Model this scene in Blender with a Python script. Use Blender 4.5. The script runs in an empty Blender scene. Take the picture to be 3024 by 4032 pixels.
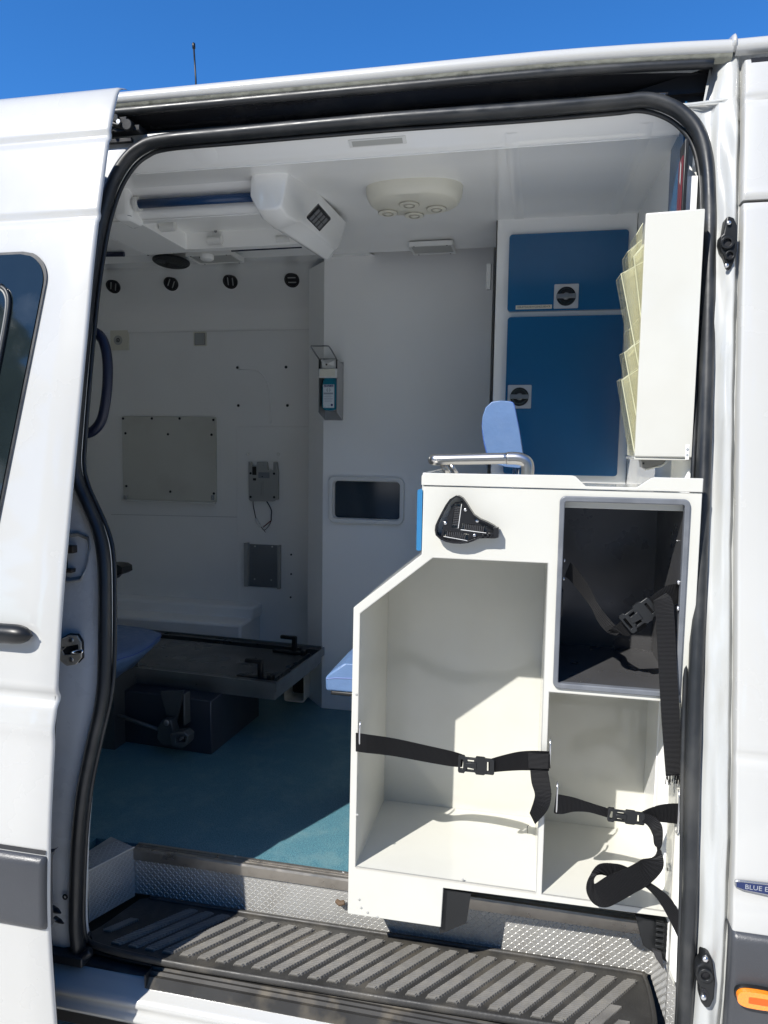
import bpy, bmesh, math, random
from mathutils import Vector, Matrix
from mathutils.geometry import tessellate_polygon
random.seed(4)
SC = bpy.context.scene
COL = SC.collection
R = math.radians

# ------------------------------------------------------------------ camera
CAM = Vector((0.0, -1.32, 1.60))
YAW, PITCH, ROLL = R(11.94), R(5.305), R(-.842)
FOC = 2800.0
def cam_axes():
    f = Vector((-math.sin(YAW)*math.cos(PITCH), math.cos(YAW)*math.cos(PITCH), -math.sin(PITCH)))
    r = Vector((math.cos(YAW), math.sin(YAW), 0)); d = f.cross(r)
    c, s = math.cos(ROLL), math.sin(ROLL)
    return c*r+s*d, -s*r+c*d, f
AR, AD, AF = cam_axes()
cd = bpy.data.cameras.new('camera'); cam = bpy.data.objects.new('camera', cd); COL.objects.link(cam)
m = Matrix((AR, -AD, -AF)).transposed().to_4x4(); m.translation = CAM
cam.matrix_world = m
cd.sensor_fit = 'HORIZONTAL'; cd.sensor_width = 36; cd.lens = FOC/3024*36
cd.clip_start = .05; cd.clip_end = 2000
SC.camera = cam

# ------------------------------------------------------------------ sky and sun
SUNV = Vector((.58, 1.0, -1.10)).normalized()          # direction the light travels
to = -SUNV
w = bpy.data.worlds.new('World'); SC.world = w; w.use_nodes = True
nt = w.node_tree; bg = nt.nodes['Background']
sky = nt.nodes.new('ShaderNodeTexSky'); sky.sky_type = 'NISHITA'; sky.sun_disc = False
sky.sun_elevation = math.asin(to.z); sky.sun_rotation = math.atan2(to.x, to.y)
sky.air_density = .85; sky.dust_density = .0; sky.ozone_density = 10.0; sky.altitude = 300
hs_ = nt.nodes.new('ShaderNodeHueSaturation'); hs_.inputs['Saturation'].default_value = 1.13
nt.links.new(sky.outputs[0], hs_.inputs['Color']); nt.links.new(hs_.outputs[0], bg.inputs[0]); bg.inputs[1].default_value = .093
sl = bpy.data.lights.new('sun', 'SUN'); sl.energy = 3.0; sl.angle = R(.53); sl.color = (1.0, .965, .905)
so = bpy.data.objects.new('sun', sl); COL.objects.link(so); so.rotation_euler = SUNV.to_track_quat('-Z', 'Y').to_euler()
SC.view_settings.view_transform = 'Standard'; SC.view_settings.look = 'None'
SC.view_settings.gamma = 1; SC.view_settings.use_curve_mapping = False
SC.view_settings.exposure = 1.22
SC.render.engine = 'CYCLES'
cy = SC.cycles
cy.use_denoising = True; cy.max_bounces = 10; cy.diffuse_bounces = 7; cy.glossy_bounces = 4
cy.transmission_bounces = 6; cy.transparent_max_bounces = 16; cy.caustics_reflective = False; cy.caustics_refractive = False
cy.sample_clamp_indirect = 8; cy.blur_glossy = 0

# ------------------------------------------------------------------ points on real planes of the van
K = 3024/1659
def ray(px, py):
    d = AR*(px*K-1512) + AD*(py*K-2016) + AF*FOC
    return d/d.y
def PY(px, py, Y):
    return CAM + ray(px, py)*(Y-CAM.y)
def PZ(px, py, Z):
    r = ray(px, py); return CAM + r*((Z-CAM.z)/r.z)
def PX(px, py, X):
    r = ray(px, py); return CAM + r*(X/r.x)
def lerp(tab, z):
    if z <= tab[0][0]: return tab[0][1]
    for (a, b), (c, d) in zip(tab, tab[1:]):
        if z <= c: return b+(d-b)*(z-a)/(c-a)
    return tab[-1][1]
def smoothtab(tab, n=6):
    out = []
    for i in range(len(tab)-1):
        p0 = tab[max(i-1, 0)]; p1 = tab[i]; p2 = tab[i+1]; p3 = tab[min(i+2, len(tab)-1)]
        for k in range(n):
            t = k/n
            out.append(tuple(.5*((2*p1[j])+(-p0[j]+p2[j])*t+(2*p0[j]-5*p1[j]+4*p2[j]-p3[j])*t*t+(-p0[j]+3*p1[j]-3*p2[j]+p3[j])*t**3) for j in range(2)))
    return out+[tab[-1]]
BODY = smoothtab([(.28,.02),(.45,-.005),(.66,-.010),(.82,0),(.93,.014),(1.07,.038),(1.26,.073),(1.405,.104),(1.6,.137),(1.84,.174),(2.01,.2),(2.24,.235),(2.36,.256),(2.40,.275)])
DOOR = smoothtab([(.10,-.150),(.449,-.171),(.662,-.18),(.819,-.173),(.934,-.162),(1.067,-.145),(1.262,-.12),(1.467,-.084),(1.818,-.017),(2.01,.02),(2.24,.076),(2.33,.106),(2.355,.122),(2.362,.135)])
yb = lambda z: lerp(BODY, z)
yd = lambda z: lerp(DOOR, z)
def surf(px, py, off=0, fn=yb):
    Y = .1
    for _ in range(12):
        p = PY(px, py, Y); Y = fn(p.z)+off
    return PY(px, py, Y)

# ------------------------------------------------------------------ materials
MATS = {}
def mat(name, col, rough=.4, metal=0, coat=0, spec=.5, bump=0, bscale=60, var=0, vscale=4, rvar=0, dirt=None, dscale=3, damt=0, sheen=0, trans=0, alpha=1, emit=None, detail=4, stretch=None):
    if name in MATS: return MATS[name]
    M = bpy.data.materials.new(name); M.use_nodes = True
    t = M.node_tree; b = t.nodes['Principled BSDF']; L = t.links.new
    b.inputs['Roughness'].default_value = rough; b.inputs['Metallic'].default_value = metal
    b.inputs['Coat Weight'].default_value = coat; b.inputs['Coat Roughness'].default_value = .04
    b.inputs['Specular IOR Level'].default_value = spec
    b.inputs['Sheen Weight'].default_value = sheen
    b.inputs['Transmission Weight'].default_value = trans
    b.inputs['Alpha'].default_value = alpha
    b.inputs['Base Color'].default_value = (*col, 1)
    tc = t.nodes.new('ShaderNodeTexCoord')
    def noise(s, d=detail):
        n = t.nodes.new('ShaderNodeTexNoise'); n.inputs['Scale'].default_value = s; n.inputs['Detail'].default_value = d
        
        if stretch:
            mp = t.nodes.new('ShaderNodeMapping'); mp.inputs['Scale'].default_value = stretch; L(tc.outputs['Object'], mp.inputs[0]); L(mp.outputs[0], n.inputs['Vector'])
        else: L(tc.outputs['Object'], n.inputs['Vector'])
        return n
    src = None
    if var:
        n = noise(vscale); r = t.nodes.new('ShaderNodeMapRange'); L(n.outputs['Fac'], r.inputs[0])
        r.inputs[1].default_value = .3; r.inputs[2].default_value = .7; r.inputs[3].default_value = 1-var; r.inputs[4].default_value = 1+var
        mx = t.nodes.new('ShaderNodeMix'); mx.data_type = 'RGBA'; mx.blend_type = 'MULTIPLY'; mx.inputs[0].default_value = 1
        mx.inputs[6].default_value = (*col, 1); L(r.outputs[0], mx.inputs[7]); src = mx.outputs[2]
    if dirt:
        n = noise(dscale, 9); r = t.nodes.new('ShaderNodeMapRange'); L(n.outputs['Fac'], r.inputs[0])
        r.inputs[1].default_value = .5; r.inputs[2].default_value = .78; r.inputs[3].default_value = 0; r.inputs[4].default_value = damt
        mx = t.nodes.new('ShaderNodeMix'); mx.data_type = 'RGBA'; L(r.outputs[0], mx.inputs[0])
        if src: L(src, mx.inputs[6])
        else: mx.inputs[6].default_value = (*col, 1)
        mx.inputs[7].default_value = (*dirt, 1); src = mx.outputs[2]
    if src: L(src, b.inputs['Base Color'])
    if rvar:
        n = noise(vscale*2.3, 6); r = t.nodes.new('ShaderNodeMapRange'); L(n.outputs['Fac'], r.inputs[0])
        r.inputs[1].default_value = .3; r.inputs[2].default_value = .7; r.inputs[3].default_value = max(0, rough-rvar); r.inputs[4].default_value = rough+rvar
        L(r.outputs[0], b.inputs['Roughness'])
    if bump:
        n = noise(bscale); bp = t.nodes.new('ShaderNodeBump'); bp.inputs['Strength'].default_value = bump; bp.inputs['Distance'].default_value = .002
        L(n.outputs['Fac'], bp.inputs['Height']); L(bp.outputs[0], b.inputs['Normal'])
    MATS[name] = M
    return M
paint = mat('white_paint', (.455,.455,.437), .26, coat=.7, bump=0, bscale=3, var=.02, vscale=2, rvar=.05, dirt=(.52,.50,.45), dscale=2.2, damt=.10)
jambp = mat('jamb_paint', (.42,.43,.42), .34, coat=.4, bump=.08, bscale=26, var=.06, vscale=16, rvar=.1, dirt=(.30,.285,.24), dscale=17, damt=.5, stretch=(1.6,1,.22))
grp = mat('white_lining', (.87,.87,.845), .10, spec=.5, var=.012, vscale=3)
grp2 = mat('white_lining_matt', (.83,.83,.81), .34, bump=.05, bscale=200, var=.02, vscale=4)
lam = mat('white_laminate', (.56,.555,.505), .11, bump=0, bscale=40, var=.015, vscale=5, rvar=.05, dirt=(.42,.40,.33), dscale=9, damt=.16)
cream = mat('cream_plastic', (.68,.66,.56), .4, bump=.05, bscale=150, var=.03)
whitep = mat('white_plastic', (.72,.72,.69), .35, bump=.04, bscale=150, var=.03)
greyp = mat('grey_plastic', (.36,.37,.36), .42, bump=.05, bscale=150, var=.04)
rubber = mat('black_rubber', (.018,.020,.022), .42, bump=.15, bscale=60, var=.25, vscale=9, rvar=.12, dirt=(.12,.115,.10), dscale=9, damt=.35)
black = mat('black_plastic', (.012,.013,.014), .38, spec=.35, bump=.08, bscale=120, var=.2, vscale=12, rvar=.08)
darkch = mat('black_channel', (.008,.008,.010), .45, bump=.1, bscale=30)
gloss = mat('gloss_black_strip', (.02,.021,.024), .18, bump=.03, bscale=10, rvar=.08, dirt=(.16,.15,.13), dscale=12, damt=.2)
mould = mat('grey_moulding', (.045,.048,.054), .42, bump=.25, bscale=350, var=.12, vscale=5, rvar=.08, dirt=(.13,.13,.13), dscale=8, damt=.25)
navy = mat('navy_rail', (.007,.011,.032), .42, bump=.04, bscale=60, var=.08)
raili = mat('blue_ceiling_rail', (.010,.045,.13), .35, var=.05)
bluelam = mat('blue_laminate', (.011,.100,.235), .2, var=.05, vscale=3)
bluetrim = mat('bright_blue_panel', (.03,.17,.36), .32, var=.04)
vinyl = mat('blue_vinyl', (.10,.175,.33), .42, bump=.35, bscale=90, var=.06, vscale=20, rvar=.08)
piping = mat('blue_piping', (.05,.11,.36), .4)
steel = mat('brushed_steel', (.60,.58,.55), .30, metal=1, var=.05, vscale=30)
zinc = mat('zinc_screw', (.7,.7,.7), .3, metal=1)
dksteel = mat('dark_steel', (.30,.31,.32), .36, metal=.9, bump=.06, bscale=80, var=.15, vscale=6, rvar=.1)
castal = mat('cast_bracket', (.10,.11,.115), .45, metal=.5, bump=.2, bscale=80, var=.15)
alub = mat('anodised_edge', (.40,.37,.33), .34, metal=.85, bump=.05, bscale=60, var=.08, vscale=12, rvar=.08, dirt=(.15,.13,.1), dscale=30, damt=.3)
plate = mat('tread_plate', (.42,.415,.395), .45, metal=.45, bump=.25, bscale=70, var=.12, vscale=6, rvar=.1, dirt=(.20,.18,.15), dscale=14, damt=.5)
plateb = mat('tread_plate_bars', (.50,.495,.47), .42, metal=.4, var=.1, rvar=.08)
boxal = mat('inner_box_aluminium', (.085,.085,.088), .32, metal=.35, var=.15, vscale=5, rvar=.08, dirt=(.10,.10,.10), dscale=12, damt=.3)
frameg = mat('grey_edge_profile', (.13,.14,.155), .38, bump=.06, bscale=80, var=.12, vscale=20, dirt=(.3,.3,.3), dscale=25, damt=.3)
matr = mat('step_mat_rubber', (.032,.031,.029), .5, bump=.3, bscale=160, var=.25, vscale=14, rvar=.1, dirt=(.13,.115,.09), dscale=9, damt=.7)
ribm = mat('step_mat_rib', (.18,.173,.16), .5, bump=.12, bscale=200, var=.22, vscale=16, dirt=(.30,.28,.24), dscale=20, damt=.5)
glassd = mat('tinted_glass', (.012,.018,.020), .04, spec=.55, coat=.25, var=.2, dirt=(.07,.08,.085), dscale=5, damt=.9)
chrome = mat('chrome_trim', (.75,.76,.78), .12, metal=1)
teal = mat('teal_bottle', (.01,.17,.25), .22, coat=.3)
labelw = mat('label_white', (.62,.68,.72), .45)
labelb = mat('label_navy', (.02,.03,.14), .45)
ink = mat('ink_grey', (.12,.16,.2), .5)
red = mat('sign_red', (.16,.02,.03), .35)
amber = mat('amber_lens', (.95,.27,.01), .12, coat=1, bump=.9, bscale=260, spec=.8)
amberd = mat('amber_core', (.55,.10,.005), .3)
badgeb = mat('badge_blue', (.010,.022,.09), .4)
lightgrey = mat('light_diffuser', (.42,.42,.39), .3, bump=.08, bscale=250)
dark_in = mat('dark_void', (.006,.006,.008), .6)
concrete = mat('pavement', (.60,.58,.535), .8, bump=.5, bscale=50, var=.15, vscale=3)
undr = mat('underbody', (.015,.015,.015), .8)
yellow = mat('yellowed_back', (.78,.74,.48), .4, var=.06)

def web_mat():
    M = bpy.data.materials.new('black_webbing'); M.use_nodes = True
    t = M.node_tree; b = t.nodes['Principled BSDF']; L = t.links.new
    b.inputs['Base Color'].default_value = (.014,.014,.015,1); b.inputs['Roughness'].default_value = .55; b.inputs['Specular IOR Level'].default_value = .2
    uv = t.nodes.new('ShaderNodeUVMap'); w_ = t.nodes.new('ShaderNodeTexWave'); w_.bands_direction = 'Y'; w_.inputs['Scale'].default_value = 125
    w_.inputs['Distortion'].default_value = .6
    L(uv.outputs[0], w_.inputs['Vector']); bp = t.nodes.new('ShaderNodeBump'); bp.inputs['Strength'].default_value = .8; bp.inputs['Distance'].default_value = .0012
    L(w_.outputs['Fac'], bp.inputs['Height']); L(bp.outputs[0], b.inputs['Normal'])
    r = t.nodes.new('ShaderNodeValToRGB'); r.color_ramp.elements[0].color = (.003,.003,.0035,1); r.color_ramp.elements[1].color = (.013,.013,.014,1)
    L(w_.outputs['Fac'], r.inputs[0]); L(r.outputs[0], b.inputs['Base Color'])
    return M
webbing = web_mat()
def floor_mat():
    M = bpy.data.materials.new('teal_floor_vinyl'); M.use_nodes = True
    t = M.node_tree; b = t.nodes['Principled BSDF']; L = t.links.new
    tc = t.nodes.new('ShaderNodeTexCoord'); n = t.nodes.new('ShaderNodeTexNoise'); n.inputs['Scale'].default_value = 330; n.inputs['Detail'].default_value = 2
    L(tc.outputs['Object'], n.inputs['Vector']); r = t.nodes.new('ShaderNodeValToRGB')
    r.color_ramp.elements[0].position = .35; r.color_ramp.elements[0].color = (.042,.118,.165,1)
    r.color_ramp.elements[1].position = .66; r.color_ramp.elements[1].color = (.105,.245,.285,1)
    L(n.outputs['Fac'], r.inputs[0]); L(r.outputs[0], b.inputs['Base Color'])
    n2 = t.nodes.new('ShaderNodeTexNoise'); n2.inputs['Scale'].default_value = 5; n2.inputs['Detail'].default_value = 8; L(tc.outputs['Object'], n2.inputs['Vector'])
    n3 = t.nodes.new('ShaderNodeTexNoise'); n3.inputs['Scale'].default_value = 11; n3.inputs['Detail'].default_value = 10; n3.inputs['Roughness'].default_value = .7; L(tc.outputs['Object'], n3.inputs['Vector'])
    m3 = t.nodes.new('ShaderNodeMapRange'); m3.inputs[1].default_value = .48; m3.inputs[2].default_value = .75; m3.inputs[3].default_value = 0; m3.inputs[4].default_value = .55; L(n3.outputs['Fac'], m3.inputs[0])
    mx = t.nodes.new('ShaderNodeMix'); mx.data_type = 'RGBA'; L(m3.outputs[0], mx.inputs[0]); L(r.outputs[0], mx.inputs[6]); mx.inputs[7].default_value = (.20,.30,.30,1); L(mx.outputs[2], b.inputs['Base Color'])
    mr = t.nodes.new('ShaderNodeMapRange'); mr.inputs[3].default_value = .34; mr.inputs[4].default_value = .6; L(n2.outputs['Fac'], mr.inputs[0]); L(mr.outputs[0], b.inputs['Roughness'])
    bp = t.nodes.new('ShaderNodeBump'); bp.inputs['Strength'].default_value = .25; bp.inputs['Distance'].default_value = .001; L(n.outputs['Fac'], bp.inputs['Height']); L(bp.outputs[0], b.inputs['Normal'])
    return M
floorm = floor_mat()
def clear_mat():
    M = bpy.data.materials.new('clear_acrylic'); M.use_nodes = True
    t = M.node_tree; b = t.nodes['Principled BSDF']
    b.inputs['Base Color'].default_value = (.52,.50,.30,1); b.inputs['Roughness'].default_value = .08; b.inputs['Alpha'].default_value = .20
    b.inputs['IOR'].default_value = 1.49
    return M
clear = clear_mat()

# ------------------------------------------------------------------ mesh helpers
def loopring(outer, inner, a0, a1, axis='y'):
    t3 = (lambda p, a: Vector((p[0], a, p[1]))) if axis == 'y' else (lambda p, a: Vector((p[0], p[1], a)))
    n = len(outer); rows = [[t3(p, a0) for p in outer], [t3(p, a1) for p in outer], [t3(p, a1) for p in inner], [t3(p, a0) for p in inner], [t3(p, a0) for p in outer]]
    return MB().grid(rows, closed=True)
class MB:
    def __init__(s): s.v = []; s.f = []; s.uv = {}
    def add(s, vs, fs):
        n = len(s.v); s.v += [Vector(v) for v in vs]; s.f += [tuple(i+n for i in f) for f in fs]; return s
    def box(s, x0, x1, y0, y1, z0, z1, M=None):
        vs = [Vector((x, y, z)) for x in (x0, x1) for y in (y0, y1) for z in (z0, z1)]
        if M: vs = [M @ v for v in vs]
        return s.add(vs, [(0,1,3,2),(4,6,7,5),(0,4,5,1),(2,3,7,6),(0,2,6,4),(1,5,7,3)])
    def grid(s, rows, closed=False):
        n = len(rows[0]); vs = [p for r in rows for p in r]; fs = []
        for i in range(len(rows)-1):
            for j in range(n if closed else n-1):
                k = (j+1) % n
                fs.append((i*n+j, i*n+k, (i+1)*n+k, (i+1)*n+j))
        return s.add(vs, fs)
    def tube(s, pts, r, n=10, closed=False, cap=True, flat=1.0, up=None):
        pts = [Vector(p) for p in pts]; rows = []; N = len(pts); ref = Vector(up) if up else None
        prev = None
        for i, p in enumerate(pts):
            a = pts[i-1] if (i or closed) else p; b = pts[(i+1) % N] if (i < N-1 or closed) else p
            t = (b-a).normalized()
            if ref is not None: u = ref - t*ref.dot(t)
            elif prev is None: u = t.orthogonal()
            else: u = prev - t*prev.dot(t)
            if u.length < 1e-6: u = t.orthogonal()
            u.normalize(); prev = u; v = t.cross(u); rr = r[i] if isinstance(r, (list, tuple)) else r
            rows.append([p+u*math.cos(2*math.pi*k/n)*rr+v*math.sin(2*math.pi*k/n)*rr*flat for k in range(n)])
        if closed: rows.append(rows[0])
        base = len(s.v); s.grid(rows, closed=True)
        if cap and not closed:
            s.f.append(tuple(base+k for k in range(n))[::-1]); s.f.append(tuple(base+(N-1)*n+k for k in range(n)))
        return s
    def prism(s, outer, a0, a1, axis='y', holes=(), M=None):
        loops = [outer]+list(holes)
        def to3(p, a):
            if axis == 'y': q = Vector((p[0], a, p[1]))
            elif axis == 'x': q = Vector((a, p[0], p[1]))
            else: q = Vector((p[0], p[1], a))
            return M @ q if M else q
        tri = tessellate_polygon([[Vector((p[0], p[1], 0)) for p in l] for l in loops])
        flat = [p for l in loops for p in l]; n = len(flat)
        vs = [to3(p, a0) for p in flat]+[to3(p, a1) for p in flat]
        fs = [tuple(t) for t in tri]+[tuple(i+n for i in t[::-1]) for t in tri]
        o = 0
        for l in loops:
            for i in range(len(l)):
                j = (i+1) % len(l); fs.append((o+i, o+j, o+j+n, o+i+n))
            o += len(l)
        return s.add(vs, fs)
    def disc(s, c, nrm, r, h, n=20, dome=0, ry=None):
        c = Vector(c); nrm = Vector(nrm).normalized(); u = nrm.orthogonal().normalized(); v = nrm.cross(u)
        if ry is not None and abs(nrm.z) > .7: u, v = Vector((1,0,0)), Vector((0,1,0))
        ry = ry or r
        prof = [(1, 0), (1, h*.7), (.93, h)]+([(.7, h+dome*.6), (.35, h+dome*.9)] if dome else [])
        rows = [[c+nrm*b+u*math.cos(2*math.pi*k/n)*r*a+v*math.sin(2*math.pi*k/n)*ry*a for k in range(n)] for a, b in prof]
        base = len(s.v); s.grid(rows, closed=True); top = base+(len(prof)-1)*n
        s.f.append(tuple(top+k for k in range(n))); return s
    def ring(s, c, nrm, r0, r1, h, n=24):
        c = Vector(c); nrm = Vector(nrm).normalized(); u = nrm.orthogonal().normalized(); v = nrm.cross(u)
        prof = [(r0, 0), (r0, h), (r1, h), (r1, 0)]
        rows = [[c+nrm*b+(u*math.cos(2*math.pi*k/n)+v*math.sin(2*math.pi*k/n))*a for k in range(n)] for a, b in prof+[prof[0]]]
        return s.grid(rows, closed=True)
    def ribbon(s, pts, wid, th=.0016, n=1):
        """strap: pts centre line, wid width vectors (one per point)"""
        rows = []; L = 0; uv = []
        for i, (p, wv) in enumerate(zip(pts, wid)):
            p = Vector(p); wv = Vector(wv)
            if i: L += (p-Vector(pts[i-1])).length
            t = (Vector(pts[min(i+1, len(pts)-1)])-Vector(pts[max(i-1, 0)]))
            nn = t.cross(wv)
            nn = nn.normalized()*th if nn.length > 1e-9 else Vector((0, -th, 0))
            rows.append([p-wv/2+nn/2, p+wv/2+nn/2, p+wv/2-nn/2, p-wv/2-nn/2])
            uv.append((L, wv.length))
        base = len(s.v); s.grid(rows, closed=True)
        s.f.append((base+3, base+2, base+1, base)); e = base+(len(rows)-1)*4; s.f.append((e, e+1, e+2, e+3))
        for i, (l, wd) in enumerate(uv):
            for k, u in enumerate((0, wd, wd, 0)): s.uv[base+i*4+k] = (u, l)
        return s

VANROOT = None
def link(name, data, material=None, parent=None):
    o = bpy.data.objects.new(name, data); COL.objects.link(o)
    if material is not None and not data.materials: data.materials.append(material)
    if parent is not None:
        o.parent = parent
        if parent.type == 'EMPTY': o.matrix_parent_inverse = Matrix.Translation(-parent.location)
    return o
def build(name, mb, material, parent=None, smooth=False, bevel=0, seg=2, angle=35, sub=0, label=None):
    me = bpy.data.meshes.new(name); me.from_pydata([tuple(v) for v in mb.v], [], mb.f); me.update()
    if mb.uv:
        ul = me.uv_layers.new(name='UVMap')
        for lp in me.loops: ul.data[lp.index].uv = mb.uv.get(lp.vertex_index, (0, 0))
    bm = bmesh.new(); bm.from_mesh(me)
    if not mb.uv: bmesh.ops.remove_doubles(bm, verts=bm.verts, dist=1e-6)
    bmesh.ops.recalc_face_normals(bm, faces=bm.faces); bm.to_mesh(me); bm.free()
    if smooth or bevel:
        for p in me.polygons: p.use_smooth = True
        if not smooth or smooth == 'auto' or bevel:
            me.set_sharp_from_angle(angle=R(angle))
    o = link(name, me, material, parent)
    if bevel:
        b = o.modifiers.new('bevel', 'BEVEL'); b.width = bevel; b.segments = seg; b.limit_method = 'ANGLE'; b.angle_limit = R(30); b.harden_normals = False
    if sub:
        sm = o.modifiers.new('sub', 'SUBSURF'); sm.levels = sub; sm.render_levels = sub
    if label: o['label'] = label
    return o
def thing(name, label, cat, loc=(0,0,0), group=None):
    o = bpy.data.objects.new(name, None); COL.objects.link(o); o.location = loc; o.empty_display_size = .05
    o['label'] = label; o['category'] = cat
    if group: o['group'] = group
    return o
def tag(o, label, cat, group=None):
    o['label'] = label; o['category'] = cat
    if group: o['group'] = group
    return o
def crv(pts, n=6, closed=False):
    pts = [Vector(p) for p in pts]; N = len(pts); out = []
    rng = N if closed else N-1
    for i in range(rng):
        g = (lambda k: pts[k % N]) if closed else (lambda k: pts[min(max(k, 0), N-1)])
        p0, p1, p2, p3 = g(i-1), g(i), g(i+1), g(i+2)
        for k in range(n):
            t = k/n
            out.append(.5*((2*p1)+(-p0+p2)*t+(2*p0-5*p1+4*p2-p3)*t*t+(-p0+3*p1-3*p2+p3)*t**3))
    if not closed: out.append(pts[-1])
    return out
def rrect(x0, x1, z0, z1, r, n=5):
    out = []
    for cx, cz, a in ((x1-r, z1-r, 0), (x0+r, z1-r, 90), (x0+r, z0+r, 180), (x1-r, z0+r, 270)):
        for k in range(n+1):
            t = R(a+90*k/n); out.append((cx+r*math.cos(t), cz+r*math.sin(t)))
    return out
def text(name, s, size, material, parent, M, ext=.0003, sx=1):
    c = bpy.data.curves.new(name, 'FONT'); c.body = s; c.size = size; c.extrude = ext; c.align_x = 'CENTER'; c.align_y = 'CENTER'; c.resolution_u = 2
    tmp = bpy.data.objects.new('tmp', c); COL.objects.link(tmp)
    dg = bpy.context.evaluated_depsgraph_get(); dg.update()
    me = bpy.data.meshes.new_from_object(tmp.evaluated_get(dg)); bpy.data.objects.remove(tmp)
    me.transform(Matrix.Diagonal((sx, 1, 1, 1))); me.transform(M); me.materials.clear()
    return link(name, me, material, parent)
FRONTM = lambda x, y, z, rot=0: Matrix.Translation((x, y, z)) @ Matrix.Rotation(rot, 4, 'Y') @ Matrix.Rotation(R(90), 4, 'X')   # text facing -y
def screws(parent, pts, nrm=(0,-1,0), r=.005, h=.002, m_=None, name='screw'):
    first = None
    for p in pts:
        if first is None:
            mb = MB().disc((0,0,0), nrm, r, h, 12, dome=h*.6); first = build(name, mb, m_ or zinc, parent, smooth='auto'); o = first
        else:
            o = link(name, first.data, None, parent)
        o.location = Vector(p) if (parent is None or parent.type != 'EMPTY') else Vector(p)

# ================================================================== GROUND
g = MB(); g.add([(-300,-300,0),(300,-300,0),(300,300,0),(-300,300,0)], [(0,1,2,3)])
gr = build('ground', g, concrete); gr['kind'] = 'structure'

def treeline():
    rnd = random.Random(5); mb = MB()
    for i in range(46):
        x = -78+i*3.4+rnd.uniform(-1,1); y = -20+rnd.uniform(-2,2); h = rnd.uniform(12.5,15.0)
        mb.tube([(x,y,0),(x,y,h*.5)], .25, 6)
        for k in range(30):
            a = rnd.uniform(0,6.28); rr = rnd.uniform(0,2.2); z = rnd.uniform(.8,h-.8); q = rnd.uniform(.8,1.7)
            c = Vector((x+rr*math.cos(a), y+rr*math.sin(a), z)); n = len(mb.v)
            vs = [(0,0,1),(0,0,-1)]+[(math.cos(t),math.sin(t),0) for t in [math.pi/3*j for j in range(6)]]
            mb.add([c+Vector(v)*q*rnd.uniform(.7,1.2) for v in vs], [(0,2+j,2+(j+1)%6) for j in range(6)]+[(1,2+(j+1)%6,2+j) for j in range(6)])
    o = build('treeline', mb, mat('foliage', (.05,.075,.03), .7, var=.4, vscale=.6)); o['kind'] = 'stuff'; return o
treeline()

# ================================================================== THE VAN
van = thing('ambulance_van', 'white high-roof ambulance van seen at its open side door', 'van', (0, .9, 0))
FZ, MZ, CZ = .57, .455, 2.268

# ---- opening outline (centre line of the rubber seal), traced on the body side
seal_px = [(1478,2212),(1484,2066),(1490,1900),(1495,1666),(1508,1300),(1519,1000),(1525,800),(1530,560),(1531,450),(1526,360),(1512,298),(1485,258),(1445,231),(1394,218),
           (1329,224),(1129,240),(829,261),(500,291),(350,306),(305,322),(275,348),(250,388),(234,430),(218,490),(201,590),(190,680),(178,800),(167,930),(163,1000),(172,1045),
           (192,1092),(214,1145),(226,1200),(229,1297),(228,1447),(221,1522),(204,1600),(184,1697),(174,1780),(169,1858),(166,1990),(172,2045)]
seal3 = [surf(x, y, .035) for x, y in seal_px]
# close under the step mat
seal3 += [Vector((-.985, .05, .425)), Vector((-.90, .045, .405)), Vector((-.3, .045, .400)), Vector((.25, .045, .400)), Vector((.30, .045, .415))]
seal3[0] = Vector((seal3[1].x+.004, .04, .455))
sealc = crv(seal3, 5, closed=True)
def relief(x, z, t):
    """how far the jamb sheet lies behind the outer skin"""
    if x > .28:                                     # front jamb
        u = (x-.318)/(.373-.318)
        prof = [(0,.035),(.10,.034),(.24,.021),(.5,.015),(.84,.011),(.92,.024),(.97,.031),(1,.031)]
        o = lerp(prof, max(0, min(1, u)))
        if 1.30 < z < 1.86 and .12 < u < .62: o += .014*min(1, (z-1.30)*14, (1.86-z)*14)*math.sin((u-.12)/.5*math.pi)
        if .78 < z < 1.05 and .1 < u < .5: o += .008*math.sin((z-.78)/.27*math.pi)*math.sin((u-.1)/.4*math.pi)
        if z < .70: o += .006*math.sin(u*9+z*12)
        o += .0030*math.sin(z*19+u*7)*math.sin(u*3.14)+.0022*math.sin(z*43+u*4)
        return o
    if x < -.8:
        o = .035
        if t > .02: o = .030
        if .9 < z < 1.22: o -= .012*math.sin((z-.9)/.32*math.pi)*max(0, min(1, t*14))
        return o
    return .035 if t < .1 else .03
cx0, cz0 = -.33, 1.36
def outer(p):
    x0, x1, z0, z1 = -2.4, .378, .36, 2.325
    if p.x > .27: return Vector((x1, 0, min(max(p.z + (p.z-cz0)*.03, z0), z1)))
    if p.x < -.86: return Vector((x0, 0, min(max(p.z+(p.z-cz0)*.05, z0), z1)))
    return Vector((p.x, 0, (z1-lerp([(.10,0),(.16,.003),(.20,.010),(.235,.021),(.27,.030)], p.x)) if p.z > cz0 else z0))
rows = []
NR = 26
for p in sealc:
    q = outer(p); row = []
    for k in range(NR+1):
        t = (k/NR)
        if p.x < -.86: t = t**2.2
        x, z = p.x+(q.x-p.x)*t, p.z+(q.z-p.z)*t
        row.append(Vector((x, yb(z)+relief(x, z, t), z)))
    row[0] = p.copy()
    rows.append(row)
rows.append([v.copy() for v in rows[0]])
k0 = next(i for i, p in enumerate(sealc) if p.x < -.86); k1 = max(i for i, p in enumerate(sealc) if p.x < -.86)
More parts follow.
